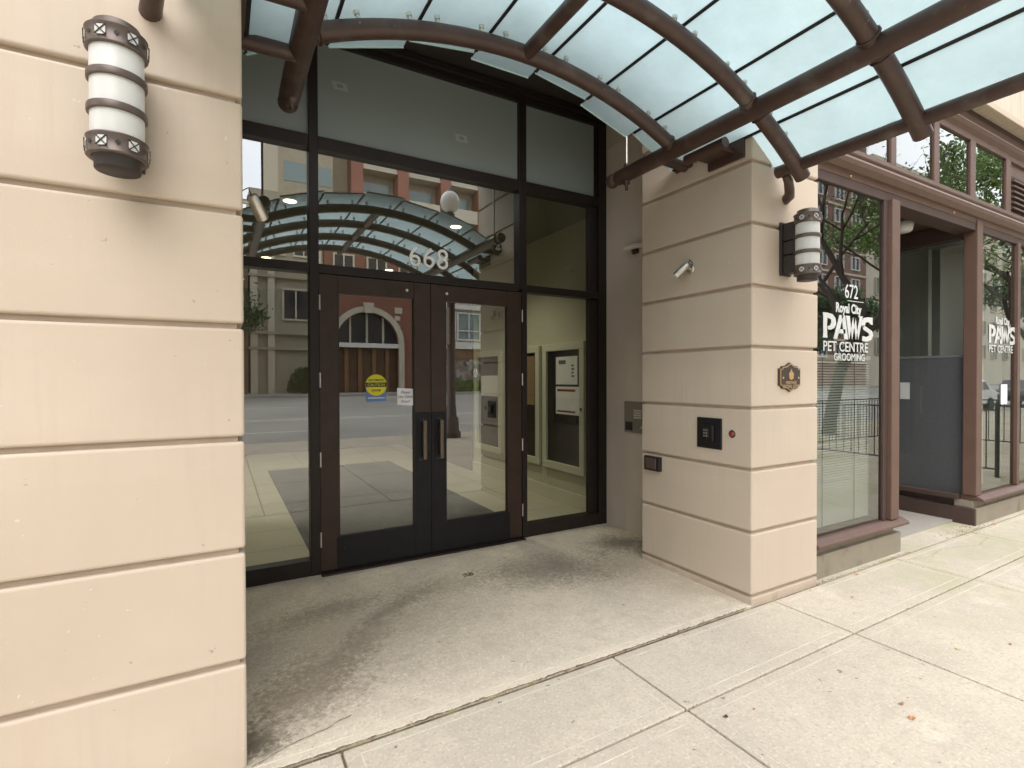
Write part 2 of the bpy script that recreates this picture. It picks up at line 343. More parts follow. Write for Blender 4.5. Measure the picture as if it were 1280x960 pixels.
def tag(o, label=None, cat=None, group=None, kind=None):
    if label: o['label'] = label
    if cat: o['category'] = cat
    if group: o['group'] = group
    if kind: o['kind'] = kind
    return o
def thing(name, loc, label, cat, group=None):
    e = bpy.data.objects.new(name, None); C.objects.link(e); e.location = loc; e['_w'] = tuple(loc); e.empty_display_size = .1
    return tag(e, label, cat, group)
def copy_tree(o, parent=None):
    c = o.copy(); C.objects.link(c); c.parent = parent
    for ch in o.children: copy_tree(ch, c)
    return c
def struct(o): o['kind'] = 'structure'; return o
def text(name, body, size, loc, m, parent=None, ext=.0012, bold=0., mirror=False, normal='-y', xs=1.0, align='LEFT', shear=0, space=1.0):
    cu = bpy.data.curves.new(name, 'FONT'); cu.body = body; cu.size = size; cu.extrude = ext; cu.offset = bold; cu.align_x = align; cu.shear = shear; cu.space_character = space; cu.resolution_u = 4
    ob = bpy.data.objects.new(name, cu); C.objects.link(ob); bpy.context.view_layer.update()
    me = bpy.data.meshes.new_from_object(ob.evaluated_get(bpy.context.evaluated_depsgraph_get())); bpy.data.objects.remove(ob); bpy.data.curves.remove(cu)
    off = parent['_w'] if parent else (0, 0, 0)
    for v in me.vertices:
        x, y, z = v.co; x *= xs * (-1 if mirror else 1)
        if normal == '-y': p = (x, -z, y)
        elif normal == '-x': p = (-z, -x, y)
        elif normal == 'y': p = (-x, z, y)
        v.co = (p[0] + loc[0] - off[0], p[1] + loc[1] - off[1], p[2] + loc[2] - off[2])
    me.materials.clear(); me.materials.append(M[m]); me.update(); me.name = name
    r_ = bpy.data.objects.new(name, me); C.objects.link(r_)
    if parent: r_.parent = parent
    r_['_w'] = off
    return r_

# ================================================================== the setting
YL, YR, YD, YS = 2.15, 2.08, 4.0, 2.10        # left wall face, pillar face, door plane, shop plane
XL, XP, XP2, XR_, XLR = .077, 2.93, 3.655, 3.36, -.33
struct(B(-300, 400, -400, 300, -.75, -.6).build('ground', 'kerb'))
# near sidewalk slabs: dirt bed with slabs on top, gaps are the joints
struct(B(-40, 60, -4.85, 9.0, -.58, -.012).build('pavement_bed', 'crack'))
sl = MB()
xs = [-6.4, -5.03, -3.68, -2.31, -.95, .40, 1.768, 3.125, 4.70, 6.13, 7.55, 8.95, 10.35]
xs = [-6.4 - 1.37 * k for k in range(24, 0, -1)] + xs + [10.35 + 1.4 * k for k in range(1, 34)]
ys = [-4.85, -3.6, -2.3, -1.0, .25, 1.568, 2.062]
for i in range(len(xs) - 1):
    for j in range(len(ys) - 1):
        g = .0055
        sl.box(xs[i] + g, xs[i + 1] - g, ys[j] + g, ys[j + 1] - g, -.2, 0)
struct(sl.build('sidewalk', 'pave', bevel=.005, seg=2))
struct(MB().box(XLR, XR_, 2.082, 4.3, -.2, .003).build('entrance_slab', 'slab', bevel=.004))
tl_ = MB()
for i in range(len(xs) - 1):
    if not -1 < xs[i] < 9: continue
    for j in range(3, len(ys) - 1):
        a0, a1, b0, b1 = xs[i] + .062, xs[i + 1] - .062, ys[j] + .062, ys[j + 1] - (.062 if j < 5 else .05)
        for q in ((a0, a1, b0, b0 + .004), (a0, a1, b1 - .004, b1), (a0, a0 + .004, b0 + .0045, b1 - .0045), (a1 - .004, a1, b0 + .0045, b1 - .0045)): tl_.box(q[0], q[1], q[2], q[3], -.01, .0012)
tl_.box(.08, 2.925, 2.125, 2.129, -.01, .0045)
struct(tl_.build('pavement_tooling_marks', mat('trowelled_edge', (.60, .56, .475), .85, noise=(9, .2))))
struct(B(3.66, 40, 2.072, 3.3, -.2, -.002).build('shop_threshold_slab', 'pave'))
# street
struct(B(-60, 90, -5.02, -4.86, -.55, 0).build('kerb', 'kerb', bevel=.015))
road = MB(); RY = [(-5.02, -.14), (-13.0, .15), (-21.6, .48)]
for (y0, z0), (y1, z1) in zip(RY, RY[1:]): road.add([(-80, y0, z0), (120, y0, z0), (120, y1, z1), (-80, y1, z1)], [(0, 1, 2, 3)])
struct(road.build('road', 'asphalt'))
def rz(y): return -.14 + (.29) * (-5.02 - y) / 7.98 if y > -13 else .15 + .33 * (-13 - y) / 8.6
ln = MB()
for y in (-10.6, -11.0): ln.add([(-80, y, rz(y) + .006), (120, y, rz(y) + .006), (120, y - .12, rz(y - .12) + .006), (-80, y - .12, rz(y - .12) + .006)], [(0, 1, 2, 3)])
for y in (-7.7, -15.6):
    for k in range(-12, 20): ln.add([(k * 6, y, rz(y) + .006), (k * 6 + 3, y, rz(y) + .006), (k * 6 + 3, y - .1, rz(y - .1) + .006), (k * 6, y - .1, rz(y - .1) + .006)], [(0, 1, 2, 3)])
struct(ln.build('road_markings', 'line'))
struct(B(-80, 120, -25.2, -21.6, -.2, .62).build('far_sidewalk', 'kerb', bevel=.02))

# ---------------- masonry of the building
def courses(x0, x1, y0, y1, tops, zbase, ztop, gap=.02):
    """blocks between joint heights"""
    edges = [zbase] + tops + [ztop]; bl = MB()
    for i in range(len(edges) - 1):
        lo = edges[i] + (0 if i == 0 else 0); hi = edges[i + 1] - (gap if i < len(edges) - 2 else 0)
        bl.box(x0, x1, y0, y1, lo, hi)
    return bl
lt = [.407, .823, 1.240, 1.658, 2.078, 2.490, 2.905, 3.32, 3.735, 4.15]
wl = thing('wall_pier', (-2.5, YL, 0), 'wide beige rendered wall pier filling the left side of the entrance', 'wall')
courses(-6, XL, YL, YL + .6, lt, -.02, 4.56).build('blocks', 'stucco', wl, bevel=.011, seg=3)
B(-5.98, XL - .022, YL + .022, YL + .58, -.05, 4.5).build('joint_backing', 'joint', wl)
rp = thing('wall_pier', ((XP + XP2) / 2, YR, 0), 'narrow beige banded pier between the entrance and the pet shop window', 'wall')
pt = [.066, .473, .874, 1.268, 1.661, 2.053, 2.449, 2.842, 3.235, 3.63, 4.02]
courses(XP, XP2, YR, 3.06, pt[1:], .066, 4.56).build('blocks', 'stucco', rp, bevel=.011, seg=3)
B(XP, XP2, YR, 3.06, -.05, .046).build('base_course', 'stucco_base', rp, bevel=.006)
B(XP + .022, XP2 - .022, YR + .022, 3.04, -.05, 4.5).build('joint_backing', 'joint', rp)
tr = thing('recess_wall', (XR_, 3.5, 0), 'plain taupe return wall right of the glazed entrance, behind the pier', 'wall')
B(XR_, XR_ + .15, 3.062, 4.02, 0, 4.06).build('wall_face', 'taupe', tr)
B(XR_ - .002, XR_ + .13, 3.062, 4.0, 3.72, 4.055).build('top_band', 'stucco', tr)
tl = thing('recess_wall', (XLR, 3.5, 0), 'plain taupe return wall hidden left of the glazed entrance', 'wall')
B(XLR - .15, XLR, 2.76, 4.02, 0, 4.06).build('wall_face', 'taupe', tl)
sf = thing('recess_soffit', (1.5, 3, 4.06), 'dark brown ceiling over the entrance recess above the arched canopy', 'soffit')
B(XLR - .1, XR_ + .1, 2.12, 4.2, 4.06, 4.16).build('boards', mat('soffit_brown', (.04, .032, .027), .7, noise=(5, .2)), sf)
for y in (2.5, 2.9, 3.3, 3.7): B(XLR, XR_, y, y + .012, 4.052, 4.062).build('board_joint', 'gasket', sf)
uf = thing('upper_facade', (2, 2.2, 4.6), 'pale upper storeys of the building above the entrance and shop', 'building')
B(-16, 3.659, 2.14, 12, 4.58, 16).build('wall', 'stucco', uf)
B(3.66, 26, 2.06, 12, 4.065, 16).build('wall', mat('cream_boarding', (.62, .55, .45), .8, second=((.52, .45, .35), 4, .45, .7, (5, 5, .4))), uf)
B(3.66, 26, 2.03, 2.0595, 4.04, 4.10).build('edge_strip', 'stucco', uf, bevel=.004)
B(3.66, 26, 2.052, 2.0595, 4.48, 4.495).build('board_joint', 'joint', uf)
B(-16, -6.0, YL, 12, -.05, 4.58).build('wall', 'stucco', uf)
for k in range(-3, 6):
    for z in (6, 9.2, 12.4):
        fr = B(k * 3.6 - .8, k * 3.6 + .8, 1.96, 2.3, z, z + 1.9).build('window', 'shopbrown', uf)
        B(k * 3.6 - .7, k * 3.6 - .05, 1.945, 2.2, z + .1, z + 1.8).box(k * 3.6 + .05, k * 3.6 + .7, 1.945, 2.2, z + .1, z + 1.8).build('pane', 'win', fr)

# ================================================================== glazed entrance
ge = thing('glazed_entrance', (1.5, YD, 0), 'dark bronze framed glass entrance screen with sidelights and transoms at the back of the recess', 'glazing')
Y0, Y1 = YD, YD + .10
def mull(x0, x1, z0, z1, y0=Y0): B(x0, x1, y0, Y1, z0, z1).build('mullion', 'bronze', ge, bevel=.003)
Zb, Z1a, Z1b, Z2a, Z2b, Z3 = .12, 2.238, 2.305, 3.150, 3.243, 3.945
mull(.571, .637, 0, 4.05); mull(2.352 + .028, 2.43, 0, Z1a + .02); mull(2.352, 2.428, Z1a + .021, 4.05)
mull(XLR, -.25, 0, 4.05); mull(3.265, XR_, 0, 4.05)
def rail_(*a): B(*a).build('rail', 'bronze', ge, bevel=.003)
for a, b_ in ((-.25, .571), (2.43, 3.265)): rail_(a, b_, Y0 + .004, Y1, 0, Zb)
for a, b_ in ((-.25, .571), (.637, 2.351), (2.429, 3.265)):
    for z0, z1 in ((Z1a, Z1b), (Z2a, Z2b), (Z3, 4.05)): rail_(a, b_, Y0 + .004, Y1, z0, z1)
# inner glazing beads (right sidelight is stepped)
for a_, z0, z1 in ((3.165, Zb, Z1a), (3.165, Z1b, Z2a), (3.225, Z2b, Z3)): B(a_, 3.2645, Y0 + .03, Y1 - .01, z0 + .001, z1 - .001).build('glazing_bead', 'bronze', ge, bevel=.003)
B(XLR - .05, XR_ + .05, Y0 + .05, Y1 + .1, 4.0505, 4.06).build('head_flashing', 'gasket', ge)
B(XLR, XR_ - .01, Y0 - .05, Y0 - .004, 3.985, 4.045).build('head_trim', 'bronze', ge, bevel=.004)
GY = YD + .055
def pane(x0, x1, z0, z1, name='pane', m='glass', y=GY, par=ge, t=.006):
    return MB().add([(x0, y, z0), (x1, y, z0), (x1, y, z1), (x0, y, z1)], [(0, 1, 2, 3)]).build(name, m, par, recalc=False)
pane(-.25, .571, Zb, Z1a); pane(2.43, 3.165, Zb, Z1a, m='sideglass')
pane(-.25, .571, Z1b, Z2a, m='transomglass'); pane(.637, 2.352, Z1b, Z2a, m='transomglass'); pane(2.43, 3.165, Z1b, Z2a, m='sideglass')
for a, b_ in ((-.25, .571), (.637, 2.352), (2.428, 3.225)):
    B(a, b_, GY - .02, GY + .02, Z2b, Z3).build('frosted_pane', 'spandrel', ge)
for x, z in ((.80, 3.665), (1.80, 3.50)):  # pale skewed plates paint in the image of square ceiling lights
    k = MB().prism([(x - .045, z - .03), (x + .062, z - .028), (x + .048, z + .032), (x - .062, z + .03)], GY - .0225, GY - .0195).build('pale_square', 'spandsq', ge)
    MB().prism([(x - .016, z - .012), (x + .024, z - .011), (x + .018, z + .013), (x - .024, z + .012)], GY - .0245, GY - .022).build('pale_square_centre', 'spandsq2', k)
# doors
def door(x0, x1, g0, g1, hinge_x, pull_x, label, inner):
    d = thing('glass_door', ((x0 + x1) / 2, YD, 0), label, 'door', 'pair of glazed entrance doors')
    y0, y1 = YD + .012, YD + .066
    st = MB().box(x0, g0, y0, y1, .018, Z1a - .004).box(g1, x1, y0, y1, .018, Z1a - .004)
    st.build('stiles', 'doorbronze', d, bevel=.003)
    MB().box(g0 + .0005, g1 - .0005, y0 + .002, y1, 2.10, Z1a - .004).build('top_rail', 'doorbronze', d, bevel=.003)
    B(g0 + .0005, g1 - .0005, y0 + .002, y1, .018, .262).build('bottom_rail', 'plate', d, bevel=.003)
    # black protective plate over the meeting stile and bottom rail
    pl = MB()
    if inner == 'right': pl.box(g1 + .004, x1 - .002, y0 - .004, y0 - .0005, .02, 1.182).box(g0 - .02, g1 + .003, y0 - .004, y0 - .0005, .02, .258)
    else: pl.box(x0 + .002, g0 - .004, y0 - .004, y0 - .0005, .02, 1.182).box(g0 - .003, g1 + .02, y0 - .004, y0 - .0005, .02, .258)
    pl.build('kick_plate', 'plate', d)
    pane(g0, g1, .262, 2.10, 'glass', 'glass', YD + .035, d)
    bt = MB().box(g0, g0 + .006, y0 + .004, y0 + .02, .264, 2.098).box(g1 - .006, g1, y0 + .004, y0 + .02, .264, 2.098)
    bt.build('glazing_gasket', 'gasket', d)
    # flat bar pull handle on two posts
    hd = MB().box(pull_x - .016, pull_x + .016, y0 - .062, y0 - .042, .797, 1.117)
    h = hd.build('pull_handle', mat_pull, d, bevel=.004)
    MB().box(pull_x - .012, pull_x + .012, y0 - .043, y0 - .0045, .83, .86).box(pull_x - .012, pull_x + .012, y0 - .043, y0 - .0045, 1.055, 1.085).build('handle_posts', 'black', h)
    B(pull_x - .032, pull_x - .0165 + .03, y0 - .0065, y0 - .0042, .785, 1.13).build('handle_backplate', 'black', d)
    for z in (.205, .80, 1.39, 1.965):
        MB().tube([(hinge_x, y0 - .012, z), (hinge_x, y0 - .012, z + .11)], .0075, 10).build('hinge', 'steel', d)
    for xx in ((g1 - .06) if inner == 'right' else (g0 + .01),):
        MB().lathe((xx, y0 - .002, 2.165), [(.0, -.004), (.011, -.003), (.012, .001)], 16, 'y').build('closer_bolt', 'white', d)
    return d
mat_pull = mat('pull_bronze', (.13, .10, .075), .35, metal=.7, noise=(25, .12))
door(.639, 1.5085, .775, 1.368, .640, 1.437, 'left glass entrance door with yellow caution sticker and paper notice', 'right')
door(1.512, 2.378, 1.642, 2.234, 2.379, 1.583, 'right glass entrance door beside the sidelight', 'left')
B(.637, 2.38, YD - .06, YD + .12, .0, .0165).build('threshold', 'bronze', ge, bevel=.004)
# stickers on the left door
ys_ = YD + .0335
st = thing('caution_sticker', (1.063, ys_, 1.29), 'round yellow caution sticker over a blue square on the left door glass', 'sticker')
B(.985, 1.141, ys_ - .0012, ys_ - .0004, 1.275, 1.40).build('blue_square', 'blue', st)
MB().lathe((1.063, ys_ - .0016, 1.405), [(.0, -.0010), (.083, -.0010), (.084, .0006)], 40, 'y').build('yellow_disc', 'yellow', st)
B(.981, 1.145, ys_ - .0040, ys_ - .0030, 1.390, 1.425).build('black_band', 'blackink', st)
text('lettering', 'CAUTION', .030, (1.063, ys_ - .0050, 1.397), 'yellow', st, .0004, .0, align='CENTER')
text('lettering', 'AUTOMATIC', .021, (1.063, ys_ - .0045, 1.437), 'blackink', st, .0004, .0006, align='CENTER')
text('lettering', 'DOOR', .024, (1.063, ys_ - .0045, 1.355), 'blackink', st, .0004, .0008, align='CENTER')
text('lettering', 'ACTIVATE SWITCH', .015, (1.063, ys_ - .0025, 1.298), 'vinyl', st, .0004, .0004, align='CENTER')
pn = thing('paper_notice', (1.297, ys_, 1.23), 'white handwritten paper notice taped to the left door glass', 'notice')
MB().add([(1.232, ys_ - .002, 1.245), (1.363, ys_ - .004, 1.236), (1.362, ys_ - .001, 1.372), (1.23, ys_ - .003, 1.380)], [(0, 1, 2, 3)]).build('sheet', 'paper', pn)
for z, t_ in ((1.335, 'Please'), (1.300, 'Use Other'), (1.262, 'Door!')):
    text('handwriting', t_, .030, (1.297, ys_ - .0048, z), 'ink', pn, .0003, .0002, align='CENTER', shear=.25)
hn = text('house_number', '668', .238, (1.332, GY - .004, 2.375), 'vinyl', None, .002, .0005, xs=.96, space=1.06)
tag(hn, 'white numerals 668 on the transom glass above the doors', 'house number')

# ================================================================== lobby
lob = thing('lobby', (1.5, 7, 0), 'beige lobby room seen dimly through the glass entrance doors', 'room')
LX0, LX1, LY1, LZ = -1.6, 3.47, 11.0, 3.19
B(LX1, LX1 + .1, YD + .22, LY1, 0, LZ).build('right_wall', 'lobwall', lob)
B(XR_ + .001, LX1 + .1, YD + .11, YD + .2195, 0, LZ).build('wall_return', 'lobwall', lob)
B(LX0 - .1, LX0, YD + .12, LY1, 0, LZ).build('left_wall', 'lobwall', lob)
B(LX0, XLR - .001, YD + .11, YD + .2, 0, LZ).build('wall_return', 'lobwall', lob)
B(LX0, LX1, LY1, LY1 + .1, 0, LZ).build('back_wall', mat('dark_panelling', (.07, .05, .04), .4), lob)
B(LX0 - .1, LX1 + .1, YD + .105, LY1 + .1, LZ, LZ + .05).build('ceiling', 'lobceil', lob)
B(LX1 - .018, LX1 - .0005, YD + .23, LY1, .002, .16).build('baseboard', 'lobtrim', lob, bevel=.004)
B(LX0 + .0005, LX0 + .018, YD + .23, LY1, .002, .16).build('baseboard', 'lobtrim', lob, bevel=.004)
B(LX1 - .03, LX1 - .001, 7.35, LY1, .005, LZ - .002).build('dark_wall_panel', mat('dark_panelling_side', (.055, .04, .032), .4), lob)
struct(B(LX0, LX1, YD + .101, LY1, -.1, .004).build('lobby_floor', 'tiles'))
tag(B(.64, 2.57, 4.28, 8.9, .0045, .014).build('floor_mat', 'mat'), 'long dark grey entrance mat on the lobby tiles behind the doors', 'floor mat')
lights = [(.60, 5.43), (2.35, 5.43), (.58, 8.1), (2.35, 8.1), (.30, 10.0), (-.75, 7.0)]
lt_l = ['first recessed ceiling light inside above the left sidelight', 'recessed ceiling light inside above the right door', 'recessed lobby light in the second row on the left', 'recessed lobby light in the second row on the right', 'farthest recessed lobby light near the back wall', 'recessed lobby light at the far left side of the room']
d0 = None
for i, (x, y) in enumerate(lights):
    if d0 is None:
        d0 = thing('ceiling_light', (x, y, LZ), lt_l[i], 'ceiling light', 'recessed lights in the lobby ceiling')
        MB().lathe((x, y, LZ), [(.062, -.003), (.085, -.006), (.088, 0)], 28).build('trim_ring', 'white', d0)
        MB().lathe((x, y, LZ), [(.0, -.0045), (.060, -.0045), (.061, -.001)], 28).build('lens', 'downlight', d0)
        e = d0
    else: e = copy_tree(d0); e['label'] = lt_l[i]
    e.location = (x, y, LZ)
    ld = bpy.data.lights.new('ceiling_light_glow', 'SPOT'); ld.energy = 12; ld.spot_size = R(130); ld.spot_blend = .8; ld.shadow_soft_size = .06; ld.color = (1, .92, .72)
    lo = bpy.data.objects.new('ceiling_light_glow', ld); C.objects.link(lo); lo.parent = e; lo.location = (0, 0, -.03)
# notice cabinets on the right wall
def cabinet(y0, y1, z0, z1, label, kind):
    c = thing('notice_cabinet', (LX1, (y0 + y1) / 2, (z0 + z1) / 2), label, 'notice board', 'framed notice cabinets on the lobby wall')
    x = LX1; t = .085
    f = MB().box(x - .05, x - .001, y0, y1, z1 - t, z1).box(x - .05, x - .001, y0, y1, z0, z0 + t).box(x - .05, x - .001, y0, y0 + t, z0 + t + .0005, z1 - t - .0005).box(x - .05, x - .001, y1 - t, y1, z0 + t + .0005, z1 - t - .0005)
    f.build('frame', 'lobtrim', c, bevel=.006)
    B(x - .02, x - .002, y0 + t, y1 - t, z0 + t, z1 - t).build('backing', 'board', c)
    if kind == 0:
        B(x - .024, x - .0205, y0 + t + .06, y0 + t + .48, 1.385, 1.705).build('notice_sheet', 'paper', c)
        B(x - .026, x - .0245, y0 + t + .28, y0 + t + .42, 1.62, 1.665).build('heading', 'ink', c)
        for k in range(4): B(x - .026, x - .0245, y0 + t + .12 + .01 * (k % 2), y0 + t + .17, 1.47 + k * .04, 1.49 + k * .04).build('print', 'ink', c)
        B(x - .024, x - .0205, y0 + t + .02, y0 + t + .48, 1.04, 1.36).build('notice_sheet', 'paper', c)
        B(x - .026, x - .0245, y0 + t + .1, y0 + t + .45, 1.305, 1.33).build('red_heading', 'reddot', c)
        B(x - .026, x - .0245, y0 + t + .1, y0 + t + .45, 1.065, 1.085).build('red_line', 'reddot', c)
        B(x - .06, x - .05, y0 + .035, y0 + .055, 1.10, 1.13).build('lock', 'black', c)
    elif kind == 1:
        B(x - .024, x - .0205, y0 + t + .05, y1 - t - .03, 1.12, 1.74).build('cork_panel', 'cork', c)
    else:
        B(x - .024, x - .0205, y0 + t + .05, y1 - t - .1, 1.2, 1.5).build('notice_sheet', 'paper', c)
    return c
cabinet(4.455, 5.283, .385, 1.862, 'cream framed black notice cabinet with white sheets nearest the glass', 0)
cabinet(5.36, 6.2, .385, 1.862, 'cream framed notice cabinet with brown cork panel, second from the glass', 1)
cabinet(6.35, 7.2, .385, 1.862, 'cream framed notice cabinet farthest inside the lobby', 2)

# ================================================================== canopy
XC = 1.515; RC = 2.65; ZC = 3.285 - RC
cn = thing('entrance_canopy', (XC, 1.6, 2.77), 'arched brown steel canopy with frosted glass panels over the entrance', 'canopy')
def arc(x, r=RC): return ZC + math.sqrt(r * r - (x - XC) ** 2)
RIBS = [2.50, 1.90, 1.27, .64]
for y in RIBS:
    xx = 1.655 if y < 2.3 else 1.19
    A = math.asin(xx / RC)
    MB().tube([(XC + RC * math.sin(-A + 2 * A * k / 48), y, ZC + RC * math.cos(-A + 2 * A * k / 48)) for k in range(49)], .045, 20).build('arched_rib', 'tube', cn)
bolts = []
for sgn in (-1, 1):
    bx = XC + sgn * 1.175
    MB().tube([(bx, 3.06, 3.0), (bx, .38, 3.0)], .055, 24).build('main_beam', 'tube', cn)
    MB().tube([(bx, 3.10, 3.0), (bx, 3.06, 3.0)], .035, 16).sphere((bx, 3.13, 3.0), .055).build('ball_cap', 'tube', cn)
    ex = XC + sgn * 1.595
    MB().tube([(ex, 2.03, 2.765), (ex, .38, 2.765)], .038, 20).build('edge_tube', 'tube', cn)
    ox_ = .045 if sgn > 0 else .0; oz_ = .025 if sgn > 0 else .10; wy_ = 2.08 if sgn > 0 else 2.15
    hk = MB().tube([(ex + sgn * .02, 1.985, 2.74), (ex + sgn * .04 + ox_ * .3, 1.99, 2.70 + oz_ * .4), (ex + sgn * .07 + ox_ * .6, 2.01, 2.645 + oz_ * .8), (ex + sgn * .10 + ox_, 2.04, 2.62 + oz_), (ex + sgn * .12 + ox_, wy_ + .005, 2.61 + oz_)], [.026, .028, .03, .032, .034], 14)
    hk.build('wall_bracket', 'tube', cn)
    rod = MB().tube([(bx, 2.97, 2.9), (bx, 2.97, 4.06)], .010, 10); rod.build('hanger_rod', 'steel', cn)
    MB().tube([(bx, 2.97, 2.955), (bx, 2.97, 2.925), (bx, 2.97, 2.924), (bx, 2.97, 2.88)], [.026, .026, .013, .012], 12).build('rod_nut', 'tube', cn)
    MB().tube([(bx, 2.97, 3.05), (bx, 2.97, 3.075)], .022, 12).build('rod_nut', 'tube', cn)
    wx = XP if sgn > 0 else XL
    for y in ((2.62,) if sgn > 0 else (2.62, 2.24)):
        MB().tube([(bx, y, 2.985), (wx - sgn * -.03, y, 2.975)], .036, 16).build('stub_tube', 'tube', cn)
    if sgn > 0:
        MB().tube([(2.765, 2.15, 2.932), (2.765, 2.46, 2.932)], .034, 16).build('stub_tube', 'tube', cn)
        B(2.77, 2.925, 2.20, 2.40, 2.912, 2.945).build('bracket_web', 'tube', cn, bevel=.004)
    px0, px1 = sorted((wx + sgn * .004, wx - sgn * .018))
    B(px0, px1, 2.13, 2.41, 2.865, 3.08).build('fixing_plate', 'tube', cn, bevel=.004)
    B(px0, px1, 2.55, 2.70, 2.955, 3.06).build('fixing_plate', 'tube', cn, bevel=.004)
MB().tube([(XC, 2.50, 3.285), (XC, .38, 3.285)], .040, 20).build('ridge_tube', 'tube', cn)
for y in RIBS:
    for sgn in (-1, 1):
        for side in ((-1, 1) if y < 2.3 else (-1,)):
            x_ = XC + sgn * (1.175 + side * .058); th = math.asin((x_ - XC) / RC); t_ = Vector((math.cos(th), 0, -math.sin(th))); n_ = Vector((math.sin(th), 0, math.cos(th)))
            c_ = Vector((XC + RC * math.sin(th), y, ZC + RC * math.cos(th)))
            rw = random.Random(int(y * 100) + sgn + side)
            MB().tube([c_ + (n_ * math.cos(a) + Vector((0, 1, 0)) * math.sin(a)) * (.047 + rw.uniform(-.0015, .0015)) + t_ * rw.uniform(-.003, .003) for a in [2 * math.pi * q / 28 for q in range(29)]], .0065, 6, False).build('weld_bead', 'tube', cn)
# glass panels, flat, between joints
RG = RC + .088
jx = [-1.645, -1.405, -1.02, -.61, -.205, .205, .61, 1.02, 1.405, 1.645]
inner = [2.70, 2.73, 2.80, 2.73, 2.79, 2.73, 2.80, 2.73, 2.70]
inner = [2.70, 2.74, 2.80, 2.735, 2.80, 2.735, 2.80, 2.735, 2.70]
for i in range(9):
    a, b_ = jx[i], jx[i + 1]; ang0, ang1 = math.asin(a / RG), math.asin(b_ / RG); g = .006
    P0 = Vector((XC + RG * math.sin(ang0), 0, ZC + RG * math.cos(ang0))); P1 = Vector((XC + RG * math.sin(ang1), 0, ZC + RG * math.cos(ang1)))
    d = (P1 - P0).normalized(); nrm = Vector((-d.z, 0, d.x)); P0 += d * g; P1 -= d * g; ya, yb = .33, inner[i]
    q = MB().add([P0 + Vector((0, ya, 0)), P1 + Vector((0, ya, 0)), P1 + Vector((0, yb, 0)), P0 + Vector((0, yb, 0))], [(0, 1, 2, 3)])
    gp = q.build('glass_panel', 'frost', cn, recalc=False)
    for yy in (yb, ya): 
        e_ = MB()
        c0 = P0 - nrm * .007; c1 = P1 - nrm * .007; t0 = P0 + nrm * .007; t1 = P1 + nrm * .007; s_ = .003 if yy == yb else -.003
        e_.add([c0 + Vector((0, yy, 0)), c1 + Vector((0, yy, 0)), c1 + Vector((0, yy + s_, 0)), c0 + Vector((0, yy + s_, 0)), t0 + Vector((0, yy, 0)), t1 + Vector((0, yy, 0)), t1 + Vector((0, yy + s_, 0)), t0 + Vector((0, yy + s_, 0))],
               [(0, 1, 2, 3), (4, 5, 6, 7), (0, 1, 5, 4), (1, 2, 6, 5), (2, 3, 7, 6), (3, 0, 4, 7)])
        e_.build('polished_edge', 'edge', gp)
for j in range(1, 9):
    an = math.asin(jx[j] / RG); cpt = Vector((XC + RG * math.sin(an), 0, ZC + RG * math.cos(an))); d = Vector((math.cos(an), 0, -math.sin(an))); nrm = Vector((math.sin(an), 0, math.cos(an)))
    q = [cpt + d * a + nrm * c_ for a, c_ in ((-.009, -.006), (.009, -.006), (.009, .006), (-.009, .006))]
    MB().prism([(v.x, v.z) for v in q], .33, 2.725).build('joint_seal', 'gasket', cn)
# stand-off fittings where ribs carry the glass
so_mesh = None
for y in RIBS:
    for j in range(1, 9):
        for sx_ in (-1, 1):
            if abs(jx[j]) > 1.3 and (y > 2.3 or sx_ * jx[j] > 0): 
                if y > 2.3: continue
            x = jx[j] + sx_ * .075; an = math.asin(x / RG); n_ = Vector((math.sin(an), 0, math.cos(an))); c0 = Vector((XC, y + .0, ZC))
            if so_mesh is None:
                ob = MB().tube([(0, 0, RC + .03), (0, 0, RC + .066)], .010, 10).tube([(0, 0, RC + .066), (0, 0, RC + .084)], .0145, 12).build('standoff', 'standoff', cn); so_mesh = ob.data
            else: ob = bpy.data.objects.new('standoff', so_mesh); C.objects.link(ob); ob.parent = cn
            if ob.parent and ob.data is so_mesh:
                # mesh verts are relative to the canopy origin already removed once; rebuild transform
                off = Vector(cn['_w']); rot = Matrix.Rotation(an, 4, 'Y')
                ob.matrix_basis = Matrix.Translation(c0 - off) @ rot @ Matrix.Translation(off)

